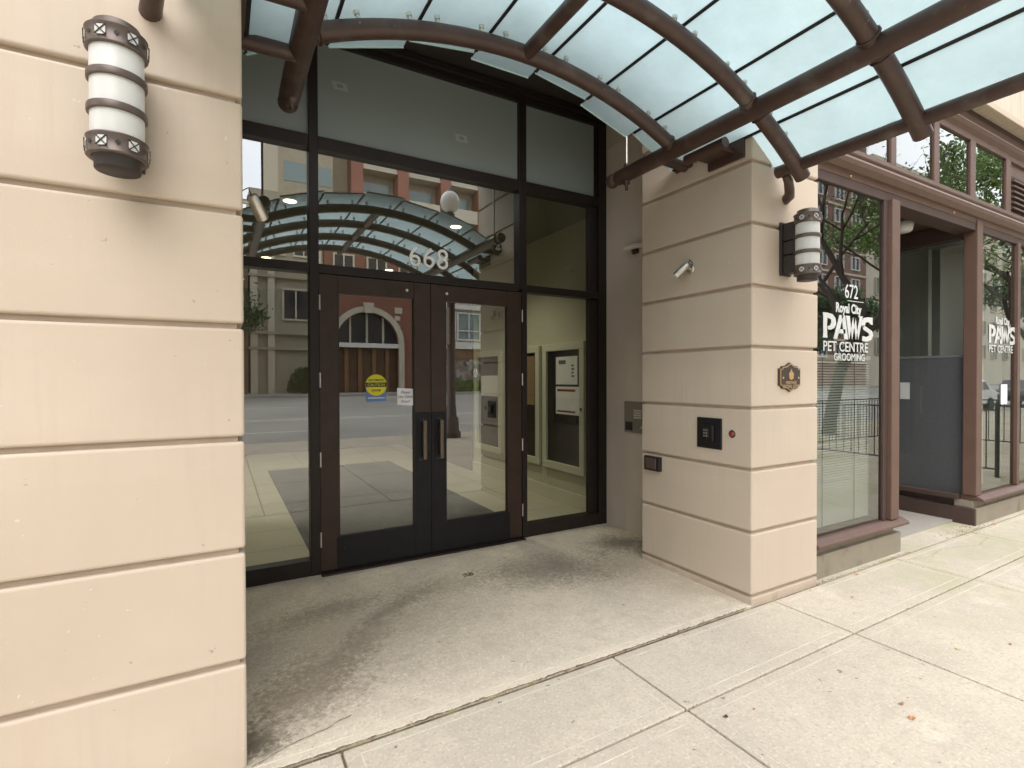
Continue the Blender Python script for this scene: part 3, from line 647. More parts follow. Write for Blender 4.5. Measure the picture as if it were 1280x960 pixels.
# ================================================================== wall lights
def sconce(cx, cy, zc, label, wall_y):
    z0, z1 = zc - .194, zc + .194; r = .0745
    s_ = thing('wall_sconce', (cx, wall_y, zc), label, 'wall lamp', 'cylindrical wall lamps either side of the entrance')
    MB().lathe((cx, cy, 0), [(r - .007, z0 + .05), (r - .005, z0 + .06), (r - .005, z1 - .06), (r - .007, z1 - .05)], 48).build('opal_cylinder', 'opal', s_)
    for lo, hi, nm in ((z0, z0 + .062, 'bottom_collar'), (z1 - .062, z1, 'top_collar')):
        k = MB().lathe((cx, cy, 0), [(r - .02, lo), (r + .002, lo), (r + .006, lo + .004), (r + .002, lo + .008), (r + .002, hi - .008), (r + .006, hi - .004), (r + .002, hi), (r - .02, hi)], 48).build(nm, 'sconce', s_)
        zm = (lo + hi) / 2
        for q in range(12):
            a = 2 * math.pi * (q + .25) / 12; ca, sa = math.cos(a), math.sin(a)
            if sa > .75: continue
            n_ = Vector((ca, sa, 0)); tt = Vector((-sa, ca, 0)); P = Vector((cx, cy, zm)) + n_ * (r + .0035)
            if q % 2 == 0:
                w_ = .0145
                sq = [P + tt * (w_ * u) + Vector((0, 0, w_ * v)) for u, v in ((-1, -.6), (-.6, -1), (.6, -1), (1, -.6), (1, .6), (.6, 1), (-.6, 1), (-1, .6))]
                mm_ = MB().add([v + n_ * .0015 for v in sq] + sq, [tuple(range(8))] + [(i, (i + 1) % 8, 8 + (i + 1) % 8, 8 + i) for i in range(8)]); o1 = mm_.build('cross_cutout', 'opal', k)
                xb = MB()
                for u in (1, -1):
                    a0 = P + n_ * .003 + tt * (-.015) + Vector((0, 0, -.015 * u)); a1 = P + n_ * .003 + tt * .015 + Vector((0, 0, .015 * u)); xb.tube([a0, a1], .0017, 6)
                xb.build('cross_bars', 'sconcedark', o1)
            else:
                dd = .008
                MB().add([P + n_ * .001 + tt * dd, P + n_ * .001 + Vector((0, 0, dd)), P + n_ * .001 - tt * dd, P + n_ * .001 - Vector((0, 0, dd))], [(0, 1, 2, 3)]).build('diamond_hole', 'black', k)
    for zb in (z0 + .144, z1 - .144):
        MB().lathe((cx, cy, 0), [(r - .01, zb - .011), (r + .002, zb - .011), (r + .003, zb - .008), (r + .003, zb + .008), (r + .002, zb + .011), (r - .01, zb + .011)], 48).build('band', 'sconce', s_)
    MB().lathe((cx, cy, 0), [(.0, z0 - .034), (.058, z0 - .034), (.060, z0 - .03), (.060, z0 - .006), (.07, z0 + .002), (.066, z0 + .01)], 40).build('bottom_cap', 'sconcedark', s_)
    MB().lathe((cx, cy, 0), [(.066, z1 - .01), (.07, z1 - .002), (.060, z1 + .006), (.060, z1 + .022), (.055, z1 + .026), (0, z1 + .026)], 40).build('top_cap', 'sconce', s_)
    B(cx - .055, cx + .055, wall_y - .016, wall_y + .004, z0 + .02, z1 - .02).build('back_plate', 'sconcedark', s_, bevel=.003)
    a = MB().box(cx - .04, cx + .04, cy + .06, wall_y - .0165, z0 + .03, z0 + .145).box(cx - .04, cx + .04, cy + .06, wall_y - .0165, z0 + .152, z1 - .152).box(cx - .04, cx + .04, cy + .06, wall_y - .0165, z1 - .145, z1 - .03)
    a.build('arm_box', 'sconcedark', s_, bevel=.003)
sconce(-.272, 2.00, 2.325, 'large white banded cylinder wall lamp on the left wall pier', YL)
sconce(3.262, 1.925, 2.30, 'white banded cylinder wall lamp on the right pier beside the shop window', YR)

# ================================================================== small fittings
def spot(x, y, z, sgn, label):
    t = thing('spotlight', (x, y, z), label, 'spotlight', 'small steel spotlights aimed at the doors')
    MB().lathe((x, y, z), [(.0, -sgn * .0), (.033, -sgn * .0), (.033, -sgn * .008), (.02, -sgn * .012), (0, -sgn * .012)], 24, 'x').build('wall_rose', 'steel', t)
    MB().tube([(x - sgn * .01, y, z), (x - sgn * .055, y, z)], .011, 12).sphere((x - sgn * .058, y, z), .017, 12).build('knuckle', 'steel', t)
    a = Vector((x - sgn * .05, y - .02, z + .028)); b_ = Vector((x - sgn * .10, y + .05, z - .052))
    h = MB().tube([a, a + (b_ - a) * .1, b_], [.018, .026, .028], 20).build('lamp_head', 'steel', t)
    MB().tube([b_, b_ + (b_ - a).normalized() * .003], .022, 16).build('lens', 'opal', h)
    MB().tube([a, a + Vector((sgn * .012, 0, .03)), a + Vector((sgn * .04, 0, .01)), (x - sgn * .01, y - .01, z + .005)], .003, 6).build('cable', 'black', h)
spot(XP, 2.565, 2.232, 1, 'small steel spotlight on the inner face of the right pier')
spot(XL, 2.62, 2.255, -1, 'small steel spotlight on the inner face of the left pier')
# fob reader in black surround
rd = thing('entry_reader', (XP, 2.40, .966), 'black rounded entry reader panel recessed in the right pier', 'entry reader')
B(XP - .010, XP + .002, 2.30, 2.506, .968, 1.180).build('surround', 'black', rd, bevel=.018, seg=4)
k = B(XP - .032, XP - .0105, 2.352, 2.448, 1.015, 1.135).build('reader_body', 'plate', rd, bevel=.012, seg=3)
B(XP - .038, XP - .0325, 2.385, 2.432, 1.045, 1.11).build('keypad', 'sconcedark', k, bevel=.003)
for a_, b2 in ((0, 0), (1, 0), (0, 1), (1, 1), (0, 2), (1, 2)): B(XP - .041, XP - .0385, 2.392 + a_ * .02, 2.404 + a_ * .02, 1.052 + b2 * .019, 1.062 + b2 * .019).build('key', 'steel', k)
rb = thing('push_button', (XP, 2.225, 1.083), 'small round red button beside the black entry reader', 'button')
MB().lathe((XP, 2.225, 1.083), [(.0, -.004), (.023, -.004), (.026, 0)], 24, 'x').build('ring', 'sconcedark', rb)
MB().lathe((XP, 2.225, 1.083), [(.0, -.013), (.010, -.012), (.016, -.006), (.018, -.0038)], 24, 'x').build('red_lens', 'reddot', rb)
bx_ = thing('door_opener_button', (XP, 2.92, .736), 'black framed square push plate low on the right pier', 'push plate')
B(XP - .035, XP + .002, 2.842, 3.0, .737, .848).build('housing', 'black', bx_, bevel=.005)
B(XP - .042, XP - .0355, 2.868, 2.975, .752, .835).build('steel_plate', 'sconce', bx_, bevel=.004)
ip = thing('intercom_panel', (XR_, 3.42, .96), 'grey steel intercom panel on the taupe recess wall', 'intercom')
B(XR_ - .012, XR_ + .002, 3.19, 3.73, .945, 1.235).build('face_plate', mat('intercom_grey', (.25, .22, .20), .4, metal=.5), ip, bevel=.003)
for r_ in range(4): B(XR_ - .016, XR_ - .0125, 3.50, 3.60, 1.08 + r_ * .022, 1.095 + r_ * .022).build('button_row', 'steel', ip)
B(XR_ - .016, XR_ - .0125, 3.62, 3.71, .965, 1.045).build('speaker_grille', 'black', ip)
MB().lathe((XR_ - .012, 3.5, 1.00), [(0, -.006), (.012, -.005), (.014, 0)], 14, 'x').build('lock', 'steel', ip)
wb = thing('camera_bracket', (XR_, 3.62, 2.66), 'short stubby bracket high on the taupe recess wall', 'bracket')
MB().tube([(XR_ - .002, 3.45, 2.66), (XR_ - .05, 3.5, 2.665), (XR_ - .07, 3.65, 2.66)], [.03, .028, .022], 14).build('arm', 'taupe', wb)
MB().tube([(XR_ - .002, 3.55, 2.63), (XR_ - .05, 3.58, 2.615)], .022, 12).build('foot', 'sconcedark', wb)
# plaque
pq = thing('heritage_plaque', (3.30, YR, 1.46), 'small shaped brass and black plaque on the right pier', 'plaque')
def plq(s_, y0, y1):
    pts = [(-.118, -.055), (-.118, .058), (-.095, .058), (-.088, .072), (-.045, .076), (0, .098), (.045, .076), (.088, .072), (.095, .058), (.118, .058), (.118, -.055), (.095, -.06), (.085, -.075), (.04, -.079), (0, -.098), (-.04, -.079), (-.085, -.075), (-.095, -.06)]
    return MB().prism([(3.312 + a * s_, 1.457 + b_ * s_) for a, b_ in pts], y0, y1)
plq(1, YR - .012, YR + .002).build('backing', 'plaque', pq, bevel=.002)
rim = plq(.93, YR - .016, YR - .0125).build('rim', 'brass', pq)
plq(.86, YR - .0185, YR - .0165).build('field', 'plaque', pq)
em = MB().prism([(3.312 + a, 1.47 + b_) for a, b_ in ((-.022, -.022), (-.026, .012), (-.012, .022), (0, .042), (.012, .022), (.026, .012), (.022, -.022), (0, -.032))], YR - .022, YR - .0188).build('emblem', 'brass', pq)
text('lettering', 'HERITAGE', .026, (3.312, YR - .0195, 1.413), 'brass', pq, .0008, .0006, align='CENTER')
text('lettering', 'ROYAL CITY', .030, (3.312, YR - .0195, 1.386), 'brass', pq, .0008, .0008, align='CENTER')
for dx in (-.085, .085): MB().lathe((3.312 + dx, YR - .019, 1.452), [(0, -.003), (.006, -.002), (.007, 0)], 12, 'y').build('screw', 'brass', pq)

# ================================================================== shop front
sh = thing('shopfront', (5.2, YS, 0), 'brown timber shopfront with cornice, transom lights and recessed entry', 'shopfront')
ZS = .30
def base_run(x0, x1, ret=None):
    MB().box(x0, x1 + .02, YS + .02, YS + .20, -.02, .165).build('plinth', 'shopbase', sh, bevel=.006)
    B(x0, x1 - .03, YS + .055, YS + .2, .166, .235).build('apron', 'shopbase', sh)
    MB().prism([(YS - .035, .238), (YS + .15, .238), (YS + .15, .292), (YS + .02, .288), (YS - .035, .262)], x0, x1 + .04, 'x').build('sill', 'shopbrown', sh, bevel=.006)
base_run(XP2 + .002, 4.92)
base_run(6.44, 12)
# posts
B(4.672, 4.735, YS + .032, YS + .15, .292, 2.90).build('post', 'shopdark', sh, bevel=.003)
B(4.7355, 4.862, YS + .0, YS + .16, .2925, 2.90).build('post', 'shopbrown', sh, bevel=.006)
B(6.41, 6.535, YS + .015, YS + .125, .2925, 3.0).build('corner_post', 'shopbrown', sh, bevel=.006)
B(7.46, 7.53, YS + .02, YS + .15, .2925, 2.90).build('mullion', 'shopbrown', sh, bevel=.004)
B(9.6, 9.67, YS + .02, YS + .15, .2925, 2.90).build('mullion', 'shopbrown', sh, bevel=.004)
B(11.9, 12.02, YS + .02, YS + .3, .2925, 2.90).build('post', 'shopbrown', sh, bevel=.004)
# head rail and cornice mouldings
B(XP2 + .002, 12, YS + .03, YS + .2, 2.885, 2.955).build('head_rail', 'shopdark', sh, bevel=.004)
cp = [(YS + .2, 2.956), (YS + .028, 2.956), (YS + .022, 2.995), (YS - .005, 3.0), (YS - .04, 3.03), (YS - .05, 3.06), (YS - .035, 3.085), (YS - .01, 3.095), (YS - .03, 3.115), (YS - .03, 3.135), (YS + .03, 3.15), (YS + .03, 3.2), (YS + .2, 3.2)]
MB().prism(cp, XP2 + .002, 12, 'x').build('cornice', 'shopbrown', sh, bevel=.004)
for x in (4.15, 5.9): MB().lathe((x, YS + .022, 2.975), [(0, -.008), (.009, -.006), (.01, 0)], 12, 'y').build('screw_cap', 'brass', sh)
# transom band
for x0, x1 in ((3.66, 3.75), (4.755, 4.875), (5.515, 5.65), (6.27, 6.42), (7.14, 7.30), (9.6, 9.7), (11.9, 12)):
    B(x0 + .035, x1, YS + .035, YS + .2, 3.2005, 3.80).build('transom_post', 'shopbrown', sh, bevel=.006)
MB().prism([(YS + .2, 3.74), (YS + .035, 3.74), (YS + .03, 3.80), (YS + .0, 3.82), (YS - .02, 3.85), (YS - .0, 3.88), (YS + .05, 3.90), (YS + .05, 4.0), (YS + .2, 4.0)], XP2 + .002, 12, 'x').build('transom_head', 'shopbrown', sh, bevel=.003)
B(XP2 + .002, 12.2, YS + .06, YS + .25, 4.001, 4.060).build('shadow_board', 'shopdark', sh)
for x0, x1 in ((3.75, 4.79), (4.875, 5.55), (5.65, 6.305), (6.42, 7.175)):
    pane(x0, x1, 3.2, 3.74, 'transom_pane', 'shopglass', YS + .055, sh)
B(7.30, 9.6, YS + .06, YS + .16, 3.2005, 3.80).build('louvre_panel', 'shopbrown', sh)
lv = thing('louvre_vent', (7.75, YS, 3.2), 'brown slatted louvre vent at the far right of the transom band', 'vent')
B(7.34, 8.4, YS + .05, YS + .0595, 3.24, 3.60).build('dark_opening', 'gasket', lv)
for k in range(6): MB().prism([(YS + .048, 3.25 + k * .058), (YS + .02, 3.245 + k * .058), (YS + .02, 3.262 + k * .058), (YS + .048, 3.278 + k * .058)], 7.34, 8.4, 'x').build('slat', 'shopbrown', lv)
# panes at street level
pane(XP2, 4.672, .292, 2.885, 'window_pane', 'shopglass', YS + .05, sh)
pane(6.535, 7.46, .292, 2.885, 'window_pane', 'shopglass', YS + .05, sh)
pane(7.53, 9.6, .292, 2.885, 'window_pane', 'shopglass', YS + .05, sh)
pane(9.67, 11.9, .292, 2.885, 'window_pane', 'shopglass', YS + .05, sh)
# recessed entry: left return, right return window, door at the back, ceiling
YE = 3.15
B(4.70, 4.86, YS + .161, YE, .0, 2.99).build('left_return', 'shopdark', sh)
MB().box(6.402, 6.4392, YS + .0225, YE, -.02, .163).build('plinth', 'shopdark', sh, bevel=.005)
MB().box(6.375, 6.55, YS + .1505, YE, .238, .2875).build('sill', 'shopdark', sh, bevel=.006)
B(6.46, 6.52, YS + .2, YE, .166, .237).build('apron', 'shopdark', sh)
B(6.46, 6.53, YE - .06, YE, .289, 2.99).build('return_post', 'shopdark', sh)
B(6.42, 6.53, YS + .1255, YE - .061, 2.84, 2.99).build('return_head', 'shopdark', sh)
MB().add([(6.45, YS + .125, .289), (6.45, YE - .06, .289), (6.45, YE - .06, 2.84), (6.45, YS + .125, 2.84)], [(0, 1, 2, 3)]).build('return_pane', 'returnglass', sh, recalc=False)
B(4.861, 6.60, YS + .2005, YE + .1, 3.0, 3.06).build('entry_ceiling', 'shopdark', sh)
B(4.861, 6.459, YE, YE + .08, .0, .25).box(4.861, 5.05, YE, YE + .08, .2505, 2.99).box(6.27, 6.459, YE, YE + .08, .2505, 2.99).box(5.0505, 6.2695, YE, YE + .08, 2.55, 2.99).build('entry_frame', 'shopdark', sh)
sdoor = thing('shop_door', (5.66, YE, 0), 'glazed brown door at the back of the shop entry recess', 'door')
MB().box(5.055, 5.2, YE + .01, YE + .06, .251, 2.545).box(6.12, 6.265, YE + .01, YE + .06, .251, 2.545).box(5.2005, 6.1195, YE + .01, YE + .06, .251, .50).box(5.2005, 6.1195, YE + .01, YE + .06, 2.38, 2.545).build('frame', 'shopbrown', sdoor, bevel=.004)
pane(5.2, 6.12, .50, 2.38, 'glass', 'shopglass', YE + .035, sdoor)
MB().tube([(5.16, YE - .04, 1.0), (5.16, YE - .04, 1.35)], .012, 10).build('handle', 'brass', sdoor)
n672 = text('shop_number', '672', .20, (5.50, YE + .028, 1.95), 'vinyl', None, .0006, .001, xs=.85)
tag(n672, 'white number 672 on the glass of the recessed shop door', 'sign')
dl = thing('ceiling_lamp', (5.86, 2.52, 3.0), 'white drum lamp on the ceiling of the shop entry recess', 'ceiling lamp')
MB().lathe((5.86, 2.52, 2.885), [(.0, 0), (.07, .0), (.085, .012), (.10, .085), (.095, .09)], 32).build('drum', 'opal', dl)
MB().lathe((5.86, 2.52, 2.97), [(.06, 0), (.11, 0.005), (.11, .0295), (.05, .0295)], 24).build('base', 'black', dl)
# shop interior
si = thing('shop_interior', (6, 5, 0), 'dim grey room of the pet shop behind its windows', 'room')
B(3.66, 12, 6.5, 6.6, 0, 3.9).build('back_wall', 'shopwall', si)
B(3.66, 3.72, YS + .21, 6.5, 0, 3.9).build('side_wall', 'shopwall', si)
B(11.95, 12, YS + .31, 6.5, 0, 3.9).build('side_wall', 'shopwall', si)
B(3.66, 12, YS + .21, 6.5, 3.9, 3.96).build('ceiling', 'shopwall', si)
B(3.66, 12, YS + .2, 6.5, -.01, .02).build('floor', 'kerb', si)
B(3.721, 4.699, YS + .9, YS + .95, .02, 3.2).build('window_bay_partition', 'shopwall', si)
# white panel and dark screen seen through the return window
tag(B(7.05, 7.09, 2.36, 2.655, .7, 2.90).build('white_partition', 'shopwhite'), 'tall white panel standing inside the shop behind the recess side window', 'panel')
tag(B(7.9, 8.0, 3.1, 4.6, .02, 3.1).build('grey_partition', 'shopwall'), 'grey partition wall inside the shop behind the side window', 'partition')
scn = thing('window_screen', (6.53, 2.7, .3), 'dark grey fabric screen covering the lower half of the recess side window', 'blind')
B(6.472, 6.480, YS + .127, YE - .062, .2885, 1.655).build('fabric', 'screen', scn)
B(6.466, 6.486, YS + .127, YE - .062, 1.656, 1.68).build('top_bar', mat('screen_bar', (.2, .21, .23), .5), scn)
nb = tag(B(6.4665, 6.468, 2.70, 2.79, 1.22, 1.40).build('paper_notice', 'paper'), 'small pale notice on the dark screen of the shop side window', 'notice')
# venetian blind
bl = thing('venetian_blind', (4.17, YS + .14, .3), 'pale horizontal venetian blind in the pet shop window', 'blind')
sm = MB(); z = .315
while z < 1.60:
    sm.add([(3.665, YS + .135, z), (4.68, YS + .135, z), (4.68, YS + .150, z + .0138), (3.665, YS + .150, z + .0138)], [(0, 1, 2, 3)]); z += .0205
sl_ = sm.build('slats', 'blind', bl, recalc=False)
B(3.665, 4.68, YS + .13, YS + .165, 1.60, 1.63).build('head_rail', 'blind', bl)
for x in (3.98, 4.43): B(x, x + .006, YS + .130, YS + .133, .31, 1.6).build('ladder_cord', 'sconcedark', bl)
# window lettering
yt = YS + .046
s1 = thing('window_sign', (4.07, yt, 1.6), 'white vinyl pet centre lettering with number 672 on the first shop window', 'sign')
def shop_sign(par, x0, y, sc_=1.0, z0=0., mir=False, number=True):
    if number:
        text('number', '672', .150 * sc_, (x0 + .29, y, 2.062 + z0), 'vinyl2', par, .0006, .001, xs=.85)
        B(x0 + .33, x0 + .56, y - .0006, y, 2.038 + z0, 2.043 + z0).build('underline', 'vinyl2', par)
    t1 = text('script_line', 'Royal City', .098 * sc_, (x0 + .17, y, 1.948 + z0), 'vinyl2', par, .0006, .0035, xs=.86)
    # heavy custom letters P A W S
    zb, zt = 1.748 + z0, 1.925 + z0; KW = .91; h = zt - zb
    def poly(pts, ox, w_): MB().prism([(x0 + (ox + a * w_ - x0) * KW, zb + b_ * h) for a, b_ in pts], y - .0006, y + .0006).build('heavy_letter', 'vinyl2', par)
    u = x0
    # P: stem, bowl built round a counter
    poly([(0, 0), (.34, 0), (.30, .42), (.34, 1.04), (0, 1.04), (.04, .9), (.04, .1)], u, .20)
    poly([(.345, 1.04), (.70, 1.0), (.93, .84), (.96, .60), (.82, .42), (.55, .34), (.35, .36), (.35, .48), (.52, .52), (.62, .64), (.58, .78), (.345, .84)], u, .20)
    u += .155
    poly([(0, -.02), (.22, -.02), (.62, 1.0), (.36, 1.0)], u, .24); poly([(.5, 1.0), (.72, 1.0), (.92, -.02), (.66, -.02)], u, .24); poly([(.3, .22), (.74, .22), (.74, .4), (.36, .4)], u, .24)
    u += .185
    poly([(0, 1.0), (.22, 1.0), (.34, .0), (.18, .0)], u, .27); poly([(.20, .0), (.36, .0), (.56, .95), (.40, .95)], u, .27)
    poly([(.42, .95), (.56, .95), (.70, .0), (.56, .0)], u, .27); poly([(.58, .0), (.72, .0), (.98, 1.04), (.80, 1.04)], u, .27)
    u += .235
    poly([(.95, 1.03), (.96, .70), (.80, .72), (.60, .82), (.38, .78), (.34, .68), (.20, .56), (.05, .62), (.04, .82), (.22, .98), (.55, 1.03)], u, .20)
    poly([(.10, .66), (.34, .62), (.70, .50), (.92, .42), (1.0, .24), (.84, .02), (.50, -.06), (.10, -.04), (.12, .18), (.45, .14), (.68, .22), (.62, .32), (.20, .46)], u, .20)
    text('line', 'PET CENTRE', .105 * sc_, (x0 + .003, y, 1.652 + z0), 'vinyl2', par, .0006, .0012, xs=1.07)
shop_sign(s1, 3.83, yt)
text('line', 'GROOMING', .078, (3.975, yt, 1.583), 'vinyl2', s1, .0006, .0008, xs=1.02)
s2 = thing('window_sign', (7.0, yt, 1.7), 'white vinyl pet centre lettering on the far shop window right of the recess', 'sign')
shop_sign(s2, 6.78, yt, 1.0, .06, number=False)
tag(B(7.09, 7.26, yt - .002, yt - .0005, 1.17, 1.38).build('paper_notice', 'paper'), 'white paper notice on the far shop window below the lettering', 'notice')
tag(B(7.20, 7.26, 2.34, 2.42, .29, 2.9).build('pale_stud', 'shopwhite'), 'pale vertical post inside the far shop window', 'post')

# ================================================================== ground debris
def crack(pts, w_, z):
    m_ = MB(); P = [Vector(p) for p in pts]; rr_ = random.Random(3); L = []
    for a, b_ in zip(P, P[1:]):
        n_ = max(2, int((b_ - a).length / .02))
        for k in range(n_): L.append(a.lerp(b_, k / n_) + Vector((rr_.gauss(0, .003), rr_.gauss(0, .003))))
    for k in range(len(L) - 1):
        d = (L[k + 1] - L[k]).normalized(); n_ = Vector((-d.y, d.x)) * w_ * rr_.uniform(.3, 1); 
        m_.add([(*(L[k] - n_), z), (*(L[k + 1] - n_), z), (*(L[k + 1] + n_), z), (*(L[k] + n_), z)], [(0, 1, 2, 3)])
    return m_
ck = crack([(.09, 2.13), (.22, 2.19), (.35, 2.215), (.50, 2.26)], .002, .0062)
ck2 = crack([(.08, 2.078), (.6, 2.073), (1.4, 2.076), (2.2, 2.071), (2.9, 2.076)], .0055, .0042)
ck3 = crack([(1.80, 1.50), (1.98, 1.30), (2.04, 1.05), (2.22, .85), (2.3, .6)], .0012, .0016)
ck4 = crack([(4.75, 2.0), (4.98, 1.93), (5.3, 1.98), (5.7, 1.86), (6.1, 1.92)], .0016, .0016)
struct(ck4.build('pavement_crack', 'crack', recalc=False))
struct(ck.build('pavement_crack', 'crack', recalc=False)); struct(ck2.build('pavement_crack', 'crack', recalc=False))
fm = MB()
for k in range(10):
    x = 1.545 + (k % 5) * .017 + random.uniform(-.004, .004); y = 3.43 + (k // 5) * .03; fm.box(x, x + .011, y, y + .022 + random.uniform(-.01, .005), .0035, .0055)
tag(fm.build('scuff_mark', 'plate'), 'small dark worn mark on the concrete before the doors', 'mark')
def leaf(x, y, s_, a, label, m='leafdry', z=.003):
    n_ = 7; vs = []; 
    for k in range(n_ * 2):
        t_ = 2 * math.pi * k / (n_ * 2); rr = s_ * (1 if k % 2 == 0 else .6) * (1.2 if k == 0 else 1)
        vs.append((x + rr * math.cos(t_ + a) * 1.0, y + rr * math.sin(t_ + a) * .7, z + .006 * abs(math.sin(t_))))
    vs.append((x, y, z + .001)); ob = MB().add(vs, [(k, (k + 1) % (n_ * 2), n_ * 2) for k in range(n_ * 2)]).build('fallen_leaf', m)
    tag(ob, label, 'leaf', 'fallen leaves on the pavement')
for x, y, s_, a, l, mm_ in ((2.55, 1.05, .022, .3, 'brown curled leaf on the large slab near the bottom right', 'leafdry'), (2.62, 1.12, .015, 1.3, 'tiny brown leaf just behind the curled leaf on the large slab', 'leafdry'),
        (3.42, 1.20, .022, .8, 'pale yellow leaf on the right-hand slab', 'leafpale'), (3.72, 1.08, .012, 2, 'small brown leaf at the right edge of the picture', 'leafdry'), (2.02, 1.42, .010, .2, 'tiny orange leaf beside the slab joint', 'leafdry'),
        (4.07, 2.03, .022, 1.1, 'reddish leaf against the plinth under the first shop window', 'leafdry'), (6.62, 2.05, .03, .4, 'brown leaf at the foot of the far shop corner', 'leafdry'), (3.62, 1.83, .016, .1, 'faint brown leaf on the slab beside the right pier', 'leafdry'), (1.87, 1.45, .014, 1.9, 'dark speck of leaf by the joint crossing in front', 'bark')):
    leaf(x, y, s_, a, l, mm_, .001 if y < 2.07 else .004)
cr_ = MB()
for k in range(520):
    q = random.random()
    if q < .45: x = random.uniform(3.66, 5.0); y = 2.075 + abs(random.gauss(0, .012)) - .01
    elif q < .8: x = random.gauss(6.25, .28); y = 2.10 + random.gauss(0, .05)
    elif q < .9: x = random.uniform(5.6, 6.42); y = 2.9 - abs(random.gauss(0, .3)); x = 6.42 - abs(random.gauss(0, .03))
    else: x = random.uniform(.1, 2.9); y = 2.07 + random.gauss(0, .01)
    s_ = random.uniform(.002, .006) * (1.3 if q > .45 else 1); a = random.uniform(0, 3.14); c_, n_ = math.cos(a) * s_, math.sin(a) * s_
    z = .001 if y < 2.066 else .0
    if .07 < x < 2.93 and y > 2.08: z = .003
    cr_.add([(x - c_, y - n_, z), (x + n_, y - c_, z), (x + c_, y + n_, z), (x, y, z + s_)], [(0, 1, 3), (1, 2, 3), (2, 0, 3), (0, 2, 1)])
for k in range(700):
    if k % 3 == 0: y = 1.568 + random.gauss(0, .006); x = random.uniform(.6, 6.5)
    elif k % 3 == 1: x = random.choice((.40, 1.768, 3.125, 4.70)) + random.gauss(0, .005); y = random.uniform(.5, 2.06)
    else: y = 2.072 + random.gauss(0, .012); x = random.uniform(.1, 2.9)
    s_ = random.uniform(.0015, .0045); a = random.uniform(0, 3.14); c_, n_ = math.cos(a) * s_, math.sin(a) * s_; z = -.004 if k % 3 < 2 else .0005
    cr_.add([(x - c_, y - n_, z), (x + n_, y - c_, z), (x + c_, y + n_, z), (x, y, z + s_ + .003)], [(0, 1, 3), (1, 2, 3), (2, 0, 3), (0, 2, 1)])
tag(cr_.build('litter', 'litter'), 'crumbs of leaf litter along the foot of the shop plinth', 'litter', kind='stuff')

# ================================================================== across the street
def windows(par, x0, x1, y, z0, z1, nx, nz, w_, h_, frame='cream', glassm='win', sill=True, depth=.12):
    for i in range(nx):
        for j in range(nz):
            cx = x0 + (x1 - x0) * (i + .5) / nx; cz = z0 + (z1 - z0) * (j + .5) / nz
            f = MB().box(cx - w_ / 2 - .1, cx + w_ / 2 + .1, y, y + depth, cz - h_ / 2 - .1, cz - h_ / 2).box(cx - w_ / 2 - .1, cx + w_ / 2 + .1, y, y + depth, cz + h_ / 2, cz + h_ / 2 + .1)
            f.box(cx - w_ / 2 - .1, cx - w_ / 2, y, y + depth, cz - h_ / 2 + .001, cz + h_ / 2 - .001).box(cx + w_ / 2, cx + w_ / 2 + .1, y, y + depth, cz - h_ / 2 + .001, cz + h_ / 2 - .001)
            f.box(cx - .04, cx + .04, y, y + depth, cz - h_ / 2 + .001, cz + h_ / 2 - .001)
            fo = f.build('window', frame, par); B(cx - w_ / 2, cx + w_ / 2, y, y + .03, cz - h_ / 2, cz + h_ / 2).build('pane', glassm, fo)
FY = -25.0; GZ = .62
bk = thing('brick_bank', (9, FY, GZ), 'red brick building with a big arched window across the street', 'building')
bx0, bx1 = 5.55, 12.1; ax, ar, asz = 8.2, 2.0, 3.75        # arch centre, radius, spring height
# front wall with arched hole
outer = []; N = 24
wallp = MB()
arcp = [(ax + ar * math.cos(math.pi * k / N), asz + ar * math.sin(math.pi * k / N)) for k in range(N + 1)]
top = 11.2
for k in range(N):
    (xa, za), (xb, zb) = arcp[k], arcp[k + 1]; wallp.add([(xa, FY, za), (xb, FY, zb), (xb, FY, top), (xa, FY, top)], [(0, 1, 2, 3)])
    wallp.add([(xa, FY, za), (xb, FY, zb), (xb, FY - .6, zb), (xa, FY - .6, za)], [(0, 1, 2, 3)])
wallp.add([(bx0, FY, GZ), (ax - ar, FY, GZ), (ax - ar, FY, top), (bx0, FY, top)], [(0, 1, 2, 3)]).add([(ax + ar, FY, GZ), (bx1, FY, GZ), (bx1, FY, top), (ax + ar, FY, top)], [(0, 1, 2, 3)])
wallp.add([(ax - ar, FY, GZ), (ax - ar, FY - .6, GZ), (ax - ar, FY - .6, asz), (ax - ar, FY, asz)], [(0, 1, 2, 3)]).add([(ax + ar, FY, GZ), (ax + ar, FY - .6, GZ), (ax + ar, FY - .6, asz), (ax + ar, FY, asz)], [(0, 1, 2, 3)])
wallp.add([(bx0, FY, GZ), (bx0, FY, top), (bx0, FY - 12, top), (bx0, FY - 12, GZ)], [(0, 1, 2, 3)]).add([(bx1, FY, GZ), (bx1, FY, top), (bx1, FY - 12, top), (bx1, FY - 12, GZ)], [(0, 1, 2, 3)]).add([(bx0, FY, top), (bx1, FY, top), (bx1, FY - 12, top), (bx0, FY - 12, top)], [(0, 1, 2, 3)])
wallp.build('wall', 'brick', bk)
ring = MB()
for k in range(N):
    a0, a1 = math.pi * k / N, math.pi * (k + 1) / N
    q = [(ax + r_ * math.cos(a), asz + r_ * math.sin(a)) for r_, a in ((ar - .02, a0), (ar + .34, a0), (ar + .34, a1), (ar - .02, a1))]
    ring.prism(q, FY, FY + .18)
ring.box(ax + ar - .02, ax + ar + .34, FY, FY + .18, GZ, asz).box(ax - ar - .34, ax - ar + .02, FY, FY + .18, GZ, asz)
rg = ring.build('stone_arch', 'cream', bk)
MB().prism([(ax - .22, asz + ar - .1), (ax + .22, asz + ar - .1), (ax + .34, asz + ar + .55), (ax - .34, asz + ar + .55)], FY + .19, FY + .34).build('keystone', 'cream', rg)
